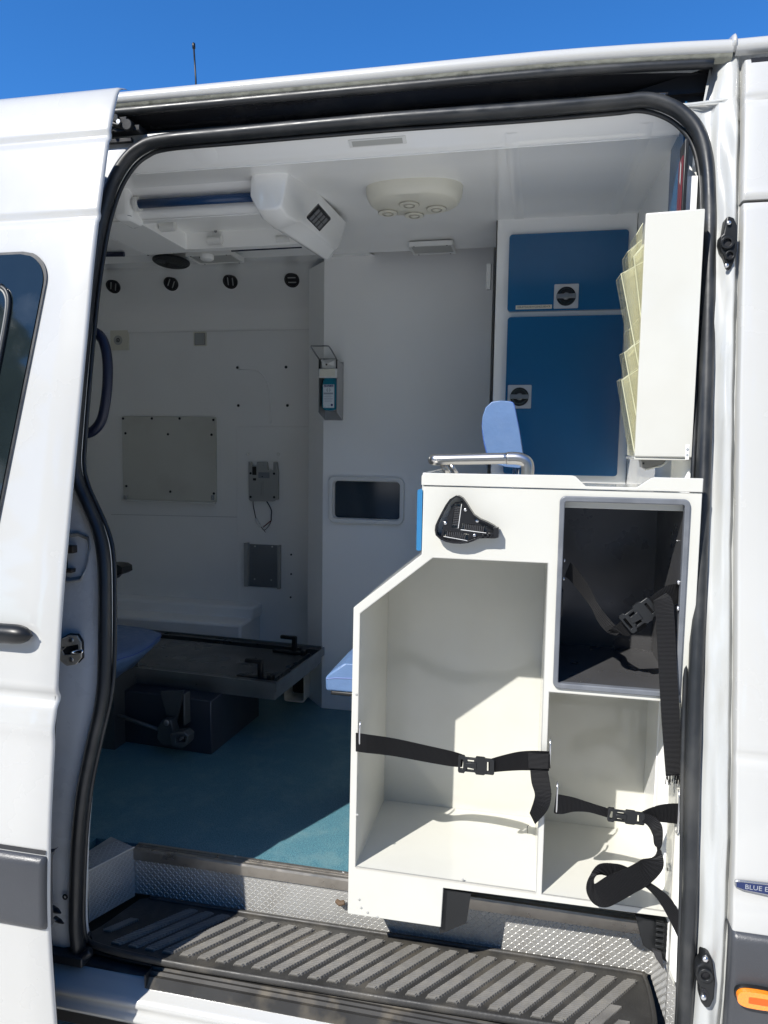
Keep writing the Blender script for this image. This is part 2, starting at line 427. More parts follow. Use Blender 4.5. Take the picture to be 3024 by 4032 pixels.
build('rear_door_jamb', MB().grid(rows[k0:k1+1]), mat('skylit_jamb_paint', (.74,.75,.74), .30, coat=.5, bump=.06, bscale=9, var=.04, vscale=6, rvar=.08, dirt=(.40,.38,.33), dscale=8, damt=.4), van, smooth=True)  # same jamb paint, lightened to put its reflected skylight into the colour
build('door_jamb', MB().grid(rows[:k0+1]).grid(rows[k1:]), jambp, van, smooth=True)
# inner return of the opening
rows = []
for i, p in enumerate(sealc+[sealc[0]]):
    c = Vector((cx0, 0, cz0)); d = Vector((p.x-c.x, 0, p.z-c.z)).normalized()
    rows.append([p+Vector((0,0,0)), p+Vector((0,.02,0))+d*.004, p+Vector((0,.05,0))+d*.012])
build('door_opening_return', MB().grid(rows), grp, van, smooth=True)
# rubber seal: main bulb plus inner lip
build('door_seal', MB().tube([p+Vector((0,-.004,0)) for p in sealc], .0175, 12, closed=True, flat=.8, up=(0,1,0)), rubber, van, smooth=True)
lip = []
for p in sealc:
    d = Vector((cx0-p.x, 0, cz0-p.z)).normalized(); lip.append(p+d*.0165+Vector((0,.010,0)))
build('seal_lip', MB().tube(lip, .005, 8, closed=True, up=(0,1,0)), rubber, van, smooth=True)

# ---- outer skin in front of the opening (cab door panel and roof corner)
zs = [.20+.02*i for i in range(int((2.40-.20)/.02)+1)]
def panel(name, x0, x1, za, zb, fn, off, mtl, parent, th=.02, creases=(), nx=10, lipw=.004):
    """body sheet between two stations, rounded at both vertical edges, with pressed feature lines"""
    mb = MB(); zz = [za+(zb-za)*i/max(1, int((zb-za)/.008)) for i in range(max(1, int((zb-za)/.008))+1)]
    xs = [x0, x0, x0+lipw*.3, x0+lipw]+[x0+lipw+(x1-x0-2*lipw)*i/nx for i in range(1, nx)]+[x1-lipw, x1-lipw*.3, x1, x1]
    yo = [th, lipw, lipw*.3, 0]+[0]*(nx-1)+[0, lipw*.3, lipw, th]
    rows = []
    for z in zz:
        cr = 0
        for c, wdt, dep in creases: cr += dep*math.exp(-((z-c)/wdt)**2)
        e = 0
        if z-za < lipw: e = lipw-(z-za)
        if zb-z < lipw: e = lipw-(zb-z)
        rows.append([Vector((x, fn(z)+off+o+cr+e*.8, z)) for x, o in zip(xs, yo)])
    r0 = [Vector((v.x, v.y+th, v.z)) for v in rows[0]]; r1 = [Vector((v.x, v.y+th, v.z)) for v in rows[-1]]
    mb.grid([r0]+rows+[r1]); return build(name, mb, mtl, parent, smooth='auto', angle=50)
GZ = PY(1612, 428, .19).z
panel('cab_door_skin', .3745, 1.15, .20, GZ-.003, yb, -.004, paint, van, th=.06, creases=[(1.048,.008,.006),(.80,.02,.004)], nx=14)
panel('cab_upper_skin', .3735, 1.15, GZ+.003, 2.36, yb, -.004, paint, van, th=.06, creases=[(PY(1612,216,.24).z,.006,.005),(PY(1612,416,.2).z,.004,-.003)], nx=14)
build('cab_closing_panel', MB().box(.384, 1.15, .09, .11, .2, .95).box(.384, 1.15, .18, .20, .95, 1.5).box(.384, 1.15, .25, .27, 1.5, 2.36), darkch, van)
panel('cab_side_moulding', .372, 1.15, .40, .742, yb, -.014, mould, van, th=.03, nx=6, lipw=.01)
# ---- roof
prof = [(.270,2.3885),(.261,2.391),(.2560,2.400),(.2575,2.411),(.263,2.418),(.278,2.425),(.32,2.438),(.45,2.462),(.9,2.475),(1.4,2.462),(1.8,2.42),(1.88,2.36),(1.9,2.2),(1.95,.5)]
dip = lambda x: .013*min(1, max(0, (x+.10)/.45))**2
for nm, xa, xb in (('roof', -2.4, .352), ('cab_roof', .3575, 1.15)):
    rows = [[Vector((xa+(xb-xa)*k/30, y, z-dip(xa+(xb-xa)*k/30))) for k in range(31)] for y, z in prof]
    build(nm, MB().grid(rows), paint, van, smooth=True)
rs = [(.268,2.378),(.259,2.384),(.2545,2.391),(.2555,2.400),(.261,2.408),(.276,2.415),(.32,2.428),(.45,2.452)]
build('roof_joint_bead', MB().grid([[Vector((x, y-dy, z+dy)) for x, dy in ((.349,-.002),(.351,.002),(.354,.004),(.357,.002),(.3595,-.002))] for y, z in rs]), paint, van, smooth=True)
# gutter underside with weathered sealer, black rubber strip, dark track channel
sealer = mat('weathered_sealer', (.27,.27,.22), .6, bump=.4, bscale=150, var=.2, vscale=30, dirt=(.10,.10,.075), dscale=40, damt=.8)
def xband(name, prof, mtl, xa=-1.25, xb=.30, smooth=True, fn=None, n=40):
    rows = [[Vector((xa+(xb-xa)*k/n, y+(fn(xa+(xb-xa)*k/n)[0] if fn else 0), z+(fn(xa+(xb-xa)*k/n)[1] if fn else 0))) for k in range(n+1)] for y, z in prof]
    return build(name, MB().grid(rows), mtl, van, smooth=smooth)
bend = lambda x: ((max(0, (x+.02)/.32)**2)*.02, -(max(0, (x+.02)/.32)**2)*.006)
xband('gutter_sealer', [(.2605,2.3915),(.2625,2.388),(.265,2.383),(.275,2.378)], sealer, -1.3, .352, fn=lambda x: (0, -dip(x)))
build('gutter_rubber', MB().tube([Vector((x, .268, 2.3755-dip(x))) for x in [-1.3+.04*i for i in range(40)]+[.30,.318]], .0095, 10, up=(0,0,1)), rubber, van, smooth=True)
xband('track_channel_upper', [(.275,2.368),(.300,2.362),(.315,2.356),(.338,2.352)], gloss, -1.3, .316, fn=bend)
xband('track_lip', [(.325,2.352),(.318,2.347),(.325,2.342)], gloss, -1.3, .316, fn=bend)
xband('track_channel', [(.338,2.350),(.350,2.346),(.352,2.328),(.345,2.318),(.288,2.321)], darkch, -1.3, .312)
build('track_rail', MB().tube([Vector((x, .288+max(0, x-.0)**2*.12, 2.3255)) for x in [-1.3+.04*i for i in range(39)]+[.24]], .0042, 8, up=(0,0,1)), mat('worn_rail', (.30,.30,.31), .25, metal=.9), van, smooth=True)
build('track_backing', MB().prism([(.12,2.325),(.12,2.307),(.24,2.304),(.262,2.298),(.285,2.278),(.312,2.278),(.325,2.37),(.30,2.37)], .300, .304), darkch, van); build('track_end_cap', MB().add([(.3195,.262,2.372),(.3195,.36,2.36),(.3195,.36,2.29),(.306,.27,2.285)], [(0,1,2,3)]), darkch, van)
build('upper_jamb', MB().grid([[Vector((x0_+(.374-x0_)*k/14, yb(z)+relief(x0_+(.374-x0_)*k/14, z, 1)+.0005, z)) for k in range(15)] for z, x0_ in ((2.25,.276),(2.270,.278),(2.281,.281),(2.2815,.303),(2.30,.306),(2.34,.312),(2.371,.318),(2.388,.320))]), jambp, van, smooth=True)
# roller carriage at the rear end of the track
tr = MB().box(-1.04,-.93,.255,.30,2.326,2.338).box(-1.02,-.96,.250,.29,2.338,2.356).disc((-.955,.255,2.335), (0,-1,0), .013, .012, 14).disc((-.985,.252,2.352), (0,-1,0), .009, .01, 12).box(-1.05,-.955,.262,.272,2.305,2.314).tube([(-1.03,.262,2.35),(-.99,.25,2.34),(-.93,.262,2.325)], .006, 8)
build('roller_carriage', tr, black, van, smooth='auto', bevel=.001)
build('carriage_bolt', MB().disc((-.975,.246,2.342), (0,-1,0), .006, .006, 6).disc((-1.0,.250,2.330), (0,-1,0), .005, .006, 6), zinc, van)

# ---- sliding door, slid back
door_cr = [(2.238,.006,.007),(2.062,.006,.006),(1.10,.012,.010),(1.045,.02,-.004)]
dr = panel('sliding_door', -2.3, -.895, .10, 2.362, yd, 0, paint, van, th=.007, creases=door_cr, nx=22, lipw=.006)
rows = [[Vector((-2.3, yd(z)+.045, z)), Vector((-.935, yd(z)+.045, z)), Vector((-.902, yd(z)+.008, z))] for z in [.1+.05*i for i in range(45)]]
build('door_inner_panel', MB().grid(rows), black, dr)
rows = []
for i in range(60):                                   # rubber along the leading edge
    z = .12+2.20*i/59; rows.append(Vector((-.913, yd(z)+.020, z)))
build('door_edge_rubber', MB().tube(rows, .0065, 8, up=(1,0,0)), rubber, dr, smooth=True)
# moulding
panel('side_moulding', -2.3, -.898, .655, .800, yd, -.013, mould, dr, th=.03, nx=6, lipw=.010)
build('moulding_joint', MB().grid([[Vector((x, yd(z)-.0015, z)) for x in (-2.3, -.9)] for z in (.803,.812)]), gloss, dr)
# door window : rows of the curved pane
def win_rows(off, inset, r=.07, z0=1.12, z1=1.992):
    rows = []
    xr = lambda z: -.988-(1.99-z)*.112
    n = 180
    for i in range(n+1):
        z = z0+inset+(z1-z0-2*inset)*i/n; e = 0
        dz = z-(z0+inset); dt = (z1-inset)-z
        rr = r-inset*.4
        for d in (dz, dt):
            if d < rr: e = rr-math.sqrt(max(0, rr*rr-(rr-d)**2))
        a, b = -1.95+inset+e, xr(z)-inset-e
        rows.append([Vector((a+(b-a)*k/12, yd(z)+off, z)) for k in range(13)])
    return rows
build('window_rubber', MB().grid(win_rows(-.0035, 0)), rubber, dr, smooth=True)
build('window_pane', MB().grid(win_rows(-.0055, .006)), glassd, dr, smooth=True)
# inner sliding light outline
loop = []
for z, x in [(1.15,-1.155),(1.3,-1.140),(1.5,-1.118),(1.7,-1.096),(1.80,-1.085),(1.87,-1.08),(1.90,-1.086),(1.915,-1.105),(1.917,-1.14),(1.917,-1.5)]:
    loop.append(Vector((x, yd(z)-.008, z)))
build('vent_window_frame', MB().tube(crv(loop, 5), .0026, 6, up=(0,1,0)), mat('window_frame_grey', (.20,.20,.19), .4), dr, smooth=True)
build('vent_window_seal', MB().tube([p+Vector((.006,0,.003)) for p in crv(loop, 5)], .0045, 6, up=(0,1,0)), rubber, dr, smooth=True)
# handle
hz = PY(35, 1363, -.12).z; hx = PY(75, 1368, -.13).x
hb = []
for k in range(15):
    t = (k/14)**1.8; x = hx-.22*t; rr = .0195*math.sqrt(max(.02, 1-(1-min(1, t/.16))**2))
    hb.append((x, rr))
rows = [[Vector((x, yd(hz)-.012-.004+.019*math.cos(2*math.pi*k/16)*rr/.0195, hz+rr*math.sin(2*math.pi*k/16))) for k in range(16)] for x, rr in [(hb[0][0]+.003, .002)]+hb]
build('door_handle', MB().grid(rows, closed=True), black, dr, smooth=True)

# ---- rear jamb fittings: latch recess and striker
st = PY(153, 1406, .09); yj = yb(st.z)+.020
jp = lambda x, y, Y=yj: (PY(x, y, Y).x, PY(x, y, Y).z)
oct_ = [jp(*p) for p in [(134,1380),(150,1371),(168,1372),(177,1387),(178,1420),(166,1434),(145,1438),(127,1420),(125,1400)]]
sl_ = [jp(*p) for p in [(136,1405),(145,1396),(171,1391),(172,1412),(140,1414)]]
sk = build('striker_plate', MB().prism(oct_, yj-.004, yj, holes=[sl_]), mat('worn_steel_plate', (.50,.47,.40), .4, metal=.35, var=.2, vscale=30), van, bevel=.0008)
build('plate_gasket', MB().prism([(cx_*1.0+(x-cx_)*1.08, cz_+(z-cz_)*1.08) for x, z in oct_ for cx_, cz_ in ((sum(a for a, b in oct_)/9, sum(b for a, b in oct_)/9),)], yj+.0005, yj+.004), rubber, sk)
a = PY(143, 1409, yj+.01); b = PY(179, 1407, yj-.022)
build('striker_pin', MB().tube([a, a+(b-a)*.5, b], [.004,.0055,.0045], 10, flat=.7), chrome, sk, smooth=True)
for y_ in (1383, 1425): build('screw', MB().disc(PY(154, y_, yj-.004), (0,-1,0), .0055, .0015, 16).disc(PY(154, y_, yj-.0055), (0,-1,0), .0022, .0004, 6), zinc, sk)
# recess around upper guide
ry = yb(1.40)+.02
rp = [(PY(x, y, ry).x, PY(x, y, ry).z) for x, y in [(118,1160),(165,1152),(190,1162),(197,1185),(195,1225),(186,1248),(160,1252),(118,1240)]]
recess = mat('grimy_recess', (.30,.31,.31), .45, bump=.2, bscale=30, var=.2, vscale=14, dirt=(.10,.085,.06), dscale=20, damt=.7)
rr_ = MB(); loops = []
cxx = sum(p[0] for p in rp)/8; czz = sum(p[1] for p in rp)/8
for s_, dy in ((1.06, .000), (1.0, -.003), (.94, .001), (.86, .006), (.3, .009)):
    loops.append([Vector((cxx+(x-cxx)*s_, yb(czz+(z-czz)*s_)+.0285+dy-.004, czz+(z-czz)*s_)) for x, z in rp])
rr_.grid(loops, closed=True); n0 = len(rr_.v); rr_.f.append(tuple(range(n0-8, n0)))
build('guide_recess', rr_, recess, van, smooth=True)
gy = yb(1.36)+.02
def pxbox(mb, x0, y0, x1, y1, Ya, Yb_):
    p, q = PY(x0, y0, Ya), PY(x1, y1, Ya); return mb.box(p.x, q.x, Ya, Yb_, q.z, p.z)
mb = MB(); pxbox(mb, 126,1178,157,1196, gy-.018, gy); pxbox(mb, 131,1194,139,1232, gy-.014, gy); pxbox(mb, 124,1228,154,1238, gy-.018, gy)
build('guide_bracket', mb, mat('rusty_guide', (.06,.05,.04), .5, metal=.4, var=.3, vscale=20), van, bevel=.0015)
# small rubber stops low on the rear jamb
for (x, y, r_) in ((112,1962,.006),(118,1984,.005)):
    p = PY(x, y, 0); build('rubber_stop', MB().tube([p, p+Vector((.016,-.004,-.001)), p+Vector((.030,-.01,0))], [r_*1.2, r_, r_*.3], 8), rubber, van, smooth=True)
p = PY(141, 1937, yb(.55)+.026); build('drain_plug', MB().ring(p, (0,-1,0), .0035, .0065, .002, 18), black, van)
# dark weatherstrip shoe at the foot of the jamb
build('jamb_foot_rubber', MB().box(-1.08,-.955,.0,.045,.425,.447).tube([(-1.0,.01,.437),(-.965,.012,.440),(-.945,.02,.455)], .010, 8), rubber, van, bevel=.003)

# ---- guide blocks on the front jamb
def guide_block(zc_px, px_outline, name):
    Y = yb(PY(1572, zc_px, .15).z)+.008
    pl = [(PY(x, y, Y).x, PY(x, y, Y).z) for x, y in px_outline]
    o = build(name, MB().prism(pl, Y-.010, Y+.02), black, van, bevel=.0035, seg=3); return o, Y
gbo, Yg = guide_block(528, [(1573,470),(1583,474),(1590,490),(1590,545),(1582,570),(1575,585),(1567,583),(1563,565),(1560,553),(1555,546),(1552,528),(1554,512),(1560,508),(1563,490),(1566,473)], 'door_guide_block')
def ovalhole(o, x, y, Y, r, rz, ang=0):
    p = PY(x, y, Y); build('guide_socket', MB().ring(p, (0,-1,0), r*.6, r, .006, 20), black, o, smooth='auto', bevel=.001); build('socket_void', MB().disc(p, (0,-1,0), r*.6, .001, 16), dark_in, o)
ovalhole(gbo, 1570, 525, Yg-.010, .012, .012); ovalhole(gbo, 1576, 552, Yg-.010, .009, .009)
screws(gbo, [PY(1574, 482, Yg-.011), PY(1569, 574, Yg-.011)], r=.0042, h=.003)
gb2, Yg2 = guide_block(2110, [(1520,2054),(1530,2055),(1537,2068),(1540,2090),(1543,2112),(1540,2150),(1532,2168),(1521,2170),(1511,2156),(1510,2135),(1508,2120),(1503,2112),(1500,2098),(1502,2080),(1513,2075),(1514,2060)], 'door_guide_block')
ovalhole(gb2, 1523, 2104, Yg2-.010, .013, .013)
build('guide_slot', MB().prism([(PY(x, y, Yg2).x, PY(x, y, Yg2).z) for x, y in [(1512,2124),(1522,2128),(1530,2142),(1520,2150),(1512,2142)]], Yg2-.0108, Yg2-.009), dark_in, gb2)
screws(gb2, [PY(1523, 2070, Yg2-.011), PY(1519, 2152, Yg2-.011)], r=.0055, h=.004)

# ---- badge and marker lamp on the cab door
bz = .827; by = yb(bz)-.0045
bp = [(PY(x, y, by).x, PY(x, y, by).z) for x, y in [(1586,1905),(1600,1905),(1659,1909)]]
bl = [(.3765,.8345),(.385,.8365),(.44,.8375),(.50,.8355),(.505,.826),(.50,.817),(.44,.8135),(.39,.8185),(.377,.8235)]
ofx = bp[0][0]-.3765+.0005
bl = [(x+ofx, z) for x, z in bl]
bd = build('model_badge', MB().prism(bl, by-.004, by+.001), mat('badge_rim', (.35,.36,.38), .25, metal=.8), van, bevel=.001)
cxb = sum(x for x, z in bl)/len(bl); 
build('badge_inlay', MB().prism([(cxb+(x-cxb)*.965, .8262+(z-.8262)*.72) for x, z in bl], by-.0047, by-.002), badgeb, bd)
text('lettering', 'BLUE EFFICIENCY', .0125, mat('badge_letters', (.42,.44,.48), .3, metal=.5), bd, FRONTM(ofx+.442, by-.0048, .8265), sx=1.02)
mz = .612; my = yb(mz)-.018
mlx = PY(1588, 2150, my).x
ml = MB(); N = 24; L2, H2 = .068, .0155
ol = [(mlx+L2*.5+(L2*.5)*math.copysign(abs(math.cos(t))**.6, math.cos(t)), PY(1640, 2152, my).z+H2*math.copysign(abs(math.sin(t))**.75, math.sin(t))) for t in [2*math.pi*k/N for k in range(N)]]
lm = build('marker_lamp', MB().prism(ol, my-.014, my), amber, van, bevel=.004, seg=3)
zc_ = PY(1640, 2152, my).z
build('lamp_bezel', MB().prism([(mlx+L2/2+(x-mlx-L2/2)*1.05, zc_+(z-zc_)*1.12) for x, z in ol], my-.004, my+.004), black, lm, bevel=.001)
build('lamp_core', MB().box(mlx+.018, mlx+.052, my-.0145, my-.012, zc_-.0065, zc_+.0065), amberd, lm, bevel=.001)

# ---- sill, guide strip and underside
sp = [(.045,.415),(.030,.412),(.018,.408),(.008,.404),(.0,.398),(-.012,.394),(-.022,.388),(-.024,.378),(-.018,.370),(-.022,.360),(-.028,.352),(-.026,.342),(-.010,.336),(.03,.334)]
rows = [[Vector((-1.4+1.79*k/20, y, z)) for k in range(21)] for y, z in sp]
build('door_sill', MB().grid(rows), paint, van, smooth=True)
rows = []
sp2 = [(.052,.416),(.050,.432),(.044,.436),(.040,.433),(.034,.4335),(.031,.429),(.025,.430),(.021,.424),(.014,.424),(.011,.418),(.008,.412),(.004,.404),(.006,.400)]
build('sill_guide_strip', MB().grid([[Vector((-.80+1.12*k/20, y, z)) for k in range(21)] for y, z in sp2]), mat('sill_strip', (.05,.048,.045), .3, metal=.4, bump=.1, bscale=30, var=.2, vscale=10, dirt=(.25,.21,.15), dscale=12, damt=.7), van, smooth='auto', angle=25)
build('strip_end', MB().box(-.803,-.800,.004,.052,.404,.434), rubber, van)
build('underbody', MB().box(-2.4, 1.1, .04, 1.9, .25, .40), undr, van)
build('step_void_lining', MB().grid([[Vector((x, y, z)) for x in (-1.05, .31)] for y, z in ((.05,.40),(.09,.40),(.09,.43),(.09,.446))]), dark_in, van)

# ---- step mat with ribs
matbk, matfr = .232, .035
MR = random.Random(9)
ol = [(-.985,.072),(-.955,.045),(-.78,.030),(-.40,.034),(0,.042),(.20,.050),(.262,.060),(.275,.085),(.279,.20),(.272,.232),(-.915,.224),(-.938,.212),(-.972,.10)]
mt = build('step_mat', MB().prism(ol, MZ-.010, MZ, axis='z'), matr, van, bevel=.003)
edge = crv([Vector((x, y, MZ+.001)) for x, y in [(-.915,.220),(-.6,.222),(-.2,.226),(.1,.228),(.255,.228),(.270,.215),(.274,.15),(.270,.085),(.255,.064)]], 6)
build('mat_rim', MB().tube(edge, .0055, 8, up=(0,0,1), flat=1.0), matr, mt, smooth=True)
build('mat_front_lip', MB().tube(crv([Vector((x, y, MZ-.006)) for x, y in [(-.985,.075),(-.955,.046),(-.78,.032),(-.40,.036),(0,.044),(.20,.052),(.262,.063)]], 6), .009, 8, up=(0,0,1), flat=.6), matr, mt, smooth=True)
SH = .115/.146                                            # ribs run obliquely
def rib_mesh():
    mb = MB(); w_, y0, y1 = .0260, .050, .200
    n = 27; st = (y1-y0)/n
    for k in range(n):
        ya, yb_ = y0+k*st, y0+k*st+st*.64
        e = 0
        if k == 0 or k == n-1: e = .003
        za, zb_ = MZ-.001, MZ+.0062
        sx = lambda y: (y-y0)*SH
        xa, xb = -w_/2+e, w_/2-e
        mb.add([(sx(ya)+xa, ya, za),(sx(ya)+xb, ya, za),(sx(yb_)+xb, yb_, za),(sx(yb_)+xa, yb_, za),(sx(ya)+xa+.001, ya, zb_),(sx(ya)+xb-.001, ya, zb_),(sx(yb_)+xb-.001, yb_, zb_),(sx(yb_)+xa+.001, yb_, zb_)],
               [(4,5,6,7),(0,1,5,4),(1,2,6,5),(2,3,7,6),(3,0,4,7)])
    mb.add([(-w_/2+.002, y0, MZ-.001),(w_/2-.002, y0, MZ-.001),((y1-y0)*SH+w_/2-.002, y1, MZ-.001),((y1-y0)*SH-w_/2+.002, y1, MZ-.001),
            (-w_/2+.002, y0, MZ+.0030),(w_/2-.002, y0, MZ+.0030),((y1-y0)*SH+w_/2-.002, y1, MZ+.0030),((y1-y0)*SH-w_/2+.002, y1, MZ+.0030)],
           [(4,5,6,7),(0,1,5,4),(1,2,6,5),(2,3,7,6),(3,0,4,7)])
    return mb
rb = build('rib', rib_mesh(), ribm, mt)
rb.location.x = -.903
for k in range(1, 25):
    o = rb.copy(); COL.objects.link(o); o.location.x = -.903+.0428*k; o.location.y = .002 if k > 12 else 0
mb = MB()                                                   # short ribs that fill the two ends
for x0, ya, yb_ in ((-.946,.085,.14),(.155,.06,.12),(.198,.062,.085)):
    for q in range(int((yb_-ya)/.0033)):
        y = ya+q*.0033; s_ = (y-ya)*SH; mb.box(x0+s_-.011, x0+s_+.011, y, y+.002, MZ-.001, MZ+.005)
e_ = build('end_ribs', mb, ribm, mt); e_['kind'] = 'stuff'

# ---- tread-plate panels of the step well
def treads(origin, u, v, nrm, W, H, clip=None, pitch=.0084, seed=1):
    u = Vector(u).normalized(); v = Vector(v).normalized(); nrm = Vector(nrm).normalized(); origin = Vector(origin)
    vs, fs = [], []; nu, nv = int(W/pitch), int(H/pitch)
    for i in range(nu+1):
        for j in range(nv+1):
            a, b = (i+.5)*pitch, (j+.5)*pitch
            if a > W-.003 or b > H-.003 or (clip and not clip(a, b)): continue
            s_ = 1 if (i+j) % 2 else -1
            L, wd, h = .0052, .0011, .0011
            dl = (u*s_+v).normalized(); dw = (u-v*s_).normalized()
            c = origin+u*a+v*b; k = len(vs)
            vs += [c-dl*L, c-dl*L*.55+dw*wd, c+dl*L*.55+dw*wd, c+dl*L, c+dl*L*.55-dw*wd, c-dl*L*.55-dw*wd, c-dl*L*.5+nrm*h, c+dl*L*.5+nrm*h]
            fs += [(k,k+1,k+6),(k+1,k+2,k+7,k+6),(k+2,k+3,k+7),(k+3,k+4,k+7),(k+4,k+5,k+6,k+7),(k+5,k,k+6)]
    return vs, fs
def plate_part(name, corners, nrm, parent=van, th=.002):
    """corners: origin, origin+u, origin+u+v, origin+v"""
    c = [Vector(q) for q in corners]; n = Vector(nrm).normalized()
    mb = MB().add(c+[q-n*th for q in c], [(0,1,2,3),(7,6,5,4),(0,4,5,1),(1,5,6,2),(2,6,7,3),(3,7,4,0)])
    p = build(name, mb, plate, parent)
    W, H = (c[1]-c[0]).length, (c[3]-c[0]).length
    u = (c[1]-c[0]).normalized()
    v = (c[3]-c[0]); v = (v-u*v.dot(u)).normalized()
    def clip(a, b):
        q = c[0]+u*a+v*b; inside = True
        for i in range(4):
            e = c[(i+1) % 4]-c[i]; 
            if e.cross(q-c[i]).dot(n0) < .0015*e.length: inside = False
        return inside
    n0 = (c[1]-c[0]).cross(c[3]-c[0]).normalized()
    Wm = max((q-c[0]).dot(u) for q in c); Hm = max((q-c[0]).dot(v) for q in c)
    vs, fs = treads(c[0], u, v, n, Wm, Hm, clip)
    t = build('raised_tread', MB().add(vs, fs), plateb, p); t['kind'] = 'stuff'
    return p
RY = .238
plate_part('tread_plate', [(-.972,RY,MZ-.005),(.287,RY,MZ-.005),(.287,RY,FZ-.012),(-.972,RY,FZ-.012)], (0,-1,0))
A0, B0 = Vector((-.966,.236,0)), Vector((-1.018,.120,0))
z0, z1 = MZ-.012, FZ+.004
up = Vector((0,0,1))
nL = Vector((B0.y-A0.y, A0.x-B0.x, 0)); nL = nL if nL.x > 0 else -nL
plate_part('tread_plate', [B0+up*z0, A0+up*z0, A0+up*z1, B0+up*z1], nL)
plate_part('tread_plate', [B0+Vector((-.055,.030,z0)), B0+up*z0, B0+up*z1, B0+Vector((-.055,.030,z1))], (-.45,-1,0))
plate_part('tread_plate', [B0+Vector((-.06,0.03,z1)), B0+up*z1, A0+up*z1, A0+Vector((-.085,.03,z1))], (0,0,1))
plate_part('tread_plate', [(.287,RY,MZ-.012),(.296,.115,MZ-.012),(.296,.115,FZ),(.287,RY,FZ)], (-1,-.05,0))
plate_part('tread_plate', [(.296,.115,.43),(.330,.098,.43),(.330,.098,.60),(.296,.115,.60)], (-.4,-1,0))
build('corner_bead', MB().tube([B0+up*z0, B0+up*z1, A0+up*z1], .0022, 6), plateb, van)
# aluminium edge profile of the floor
ep = [(RY-.006,FZ-.026),(RY-.006,FZ-.002),(RY-.004,FZ+.003),(RY+.002,FZ+.004),(RY+.003,FZ+.0015),(RY+.006,FZ+.0015),(RY+.007,FZ+.004),(RY+.010,FZ+.004),(RY+.011,FZ+.0015),(RY+.014,FZ+.0015),(RY+.015,FZ+.0045),(RY+.022,FZ+.0045),(RY+.025,FZ+.001)]
build('floor_edge_profile', MB().grid([[Vector((x, y, z)) for x in (-.966, -.5, 0, .287)] for y, z in ep]), alub, van, smooth='auto', angle=20)
screws(van, [Vector((x, RY+.0185, FZ+.0045)) for x in (-.70,-.42,-.14)], nrm=(0,0,1), r=.0035, h=.001)
# ---- floor, walls, ceiling
build('floor_covering', MB().box(-2.35, .30, RY+.020, 1.78, FZ-.02, FZ).box(-2.35,-1.09, .11, RY+.02, FZ-.02, FZ-.0005), floorm, van)
WY = 1.73
build('far_wall', MB().grid([[Vector((x, y, z)) for x in (-2.35,-1.8,-1.4,-1.0,-.6)] for y, z in ((WY,FZ),(WY,1.2),(WY,1.8),(WY,2.106))]), grp2, van, smooth=True)
cove = [(WY-.004,2.106),(WY-.009,2.110),(WY-.010,2.118),(WY-.012,2.16),(WY-.018,2.190),(WY-.034,2.212),(WY-.06,2.230),(1.60,2.258),(1.50,2.288),(1.44,2.302),(1.39,2.306),(1.31,2.296),(1.2,2.280)]
build('ceiling_cove', MB().grid([[Vector((-2.35+1.75*k/10, y, z)) for k in range(11)] for y, z in cove]), grp, van, smooth='auto', angle=50)
cl = [(1.2,2.280),(1.12,2.296),(1.0,2.309),(.8,2.302),(.6,2.286),(.45,2.272),(.358,2.269),(.350,2.267),(.335,2.2755),(.320,2.284),(.292,2.300)]
rows = [[Vector((-2.35+2.70*k/60, y, z)) for k in range(61)] for y, z in cl]
build('ceiling', MB().grid(rows), grp, van, smooth='auto', angle=60)
for xa_r, wr_ in ((-.075,.030),(.205,.026)):
    build('ceiling_rib', MB().grid([[Vector((xa_r-wr_/2, y, z)), Vector((xa_r-wr_/2+.006, y, z-.0016)), Vector((xa_r+wr_/2-.006, y, z-.0016)), Vector((xa_r+wr_/2, y, z))] for y, z in cl[2:10]]), grp, van, smooth=True)
build('ceiling_bead', MB().tube([Vector((-2.3+.1*k, .352, 2.266)) for k in range(27)], .0022, 6), grp, van, smooth=True)
build('rear_wall', MB().box(-2.37,-2.35,.1,1.75,FZ,2.35), grp2, van)
build('front_bulkhead', MB().box(.278,.30,.262,1.75,FZ,2.15).box(.278,.30,.325,1.75,2.15,2.31), grp, van); build('bulkhead_edge', MB().grid([[Vector((.279,.27,z)), Vector((.300,yb(z)+.075,z)), Vector((.330,yb(z)+.070,z))] for z in [.57+.1*k for k in range(17)]]), grp, van, smooth=True)
build('rear_side_lining', MB().grid([[Vector((x, yb(z)+.075, z)) for x in (-2.35,-1.26)] for z in (.57,.8,1.1,1.4,1.7,2.0,2.3)]), grp2, van)
# lower bulkhead-side closing of partition
wp = build('raised_wall_panel', MB().box(PY(933/K, 2200/K, WY-.006).x, -.80, WY-.007, WY, FZ, PY(520, 920, WY).z), grp2, van, bevel=.003)
screws(van, [PY(x, y, WY-.002) for x, y in ((513,794),(618,793),(515,876),(621,876))], r=.0065, h=.003, m_=black, name='wall_insert')
screws(van, [PY(x, y, WY-.009) for x, y in ((535,981),(601,981))], r=.007, h=.004, m_=grp, name='plug_cap')
build('wall_duct', MB().tube(crv([PY(x, y, WY) for x, y in ((515,797),(540,798),(560,803),(573,818),(580,838),(583,870),(585,915))], 4), .004, 8), grp2, van, smooth=True)
build('service_cover', MB().prism(rrect(PY(624,1192,WY).x, PY(668,1192,WY).x, PY(624,1298,WY).z, PY(624,1192,WY).z, .01), WY-.011, WY-.006), grp2, van, bevel=.001)
screws(van, [PY(x, y, WY-.011) for x, y in ((629,1198),(629,1240),(628,1290))], r=.0045, h=.002, m_=black, name='wall_insert')
build('wall_seam', MB().tube([PY(240,1111,WY-.0005), PY(512,1117,WY-.0005)], .0012, 5).tube([PY(240,1321,WY-.0005), PY(510,1328,WY-.0005)], .0022, 5), mat('seam_grey', (.45,.45,.44), .5), van)
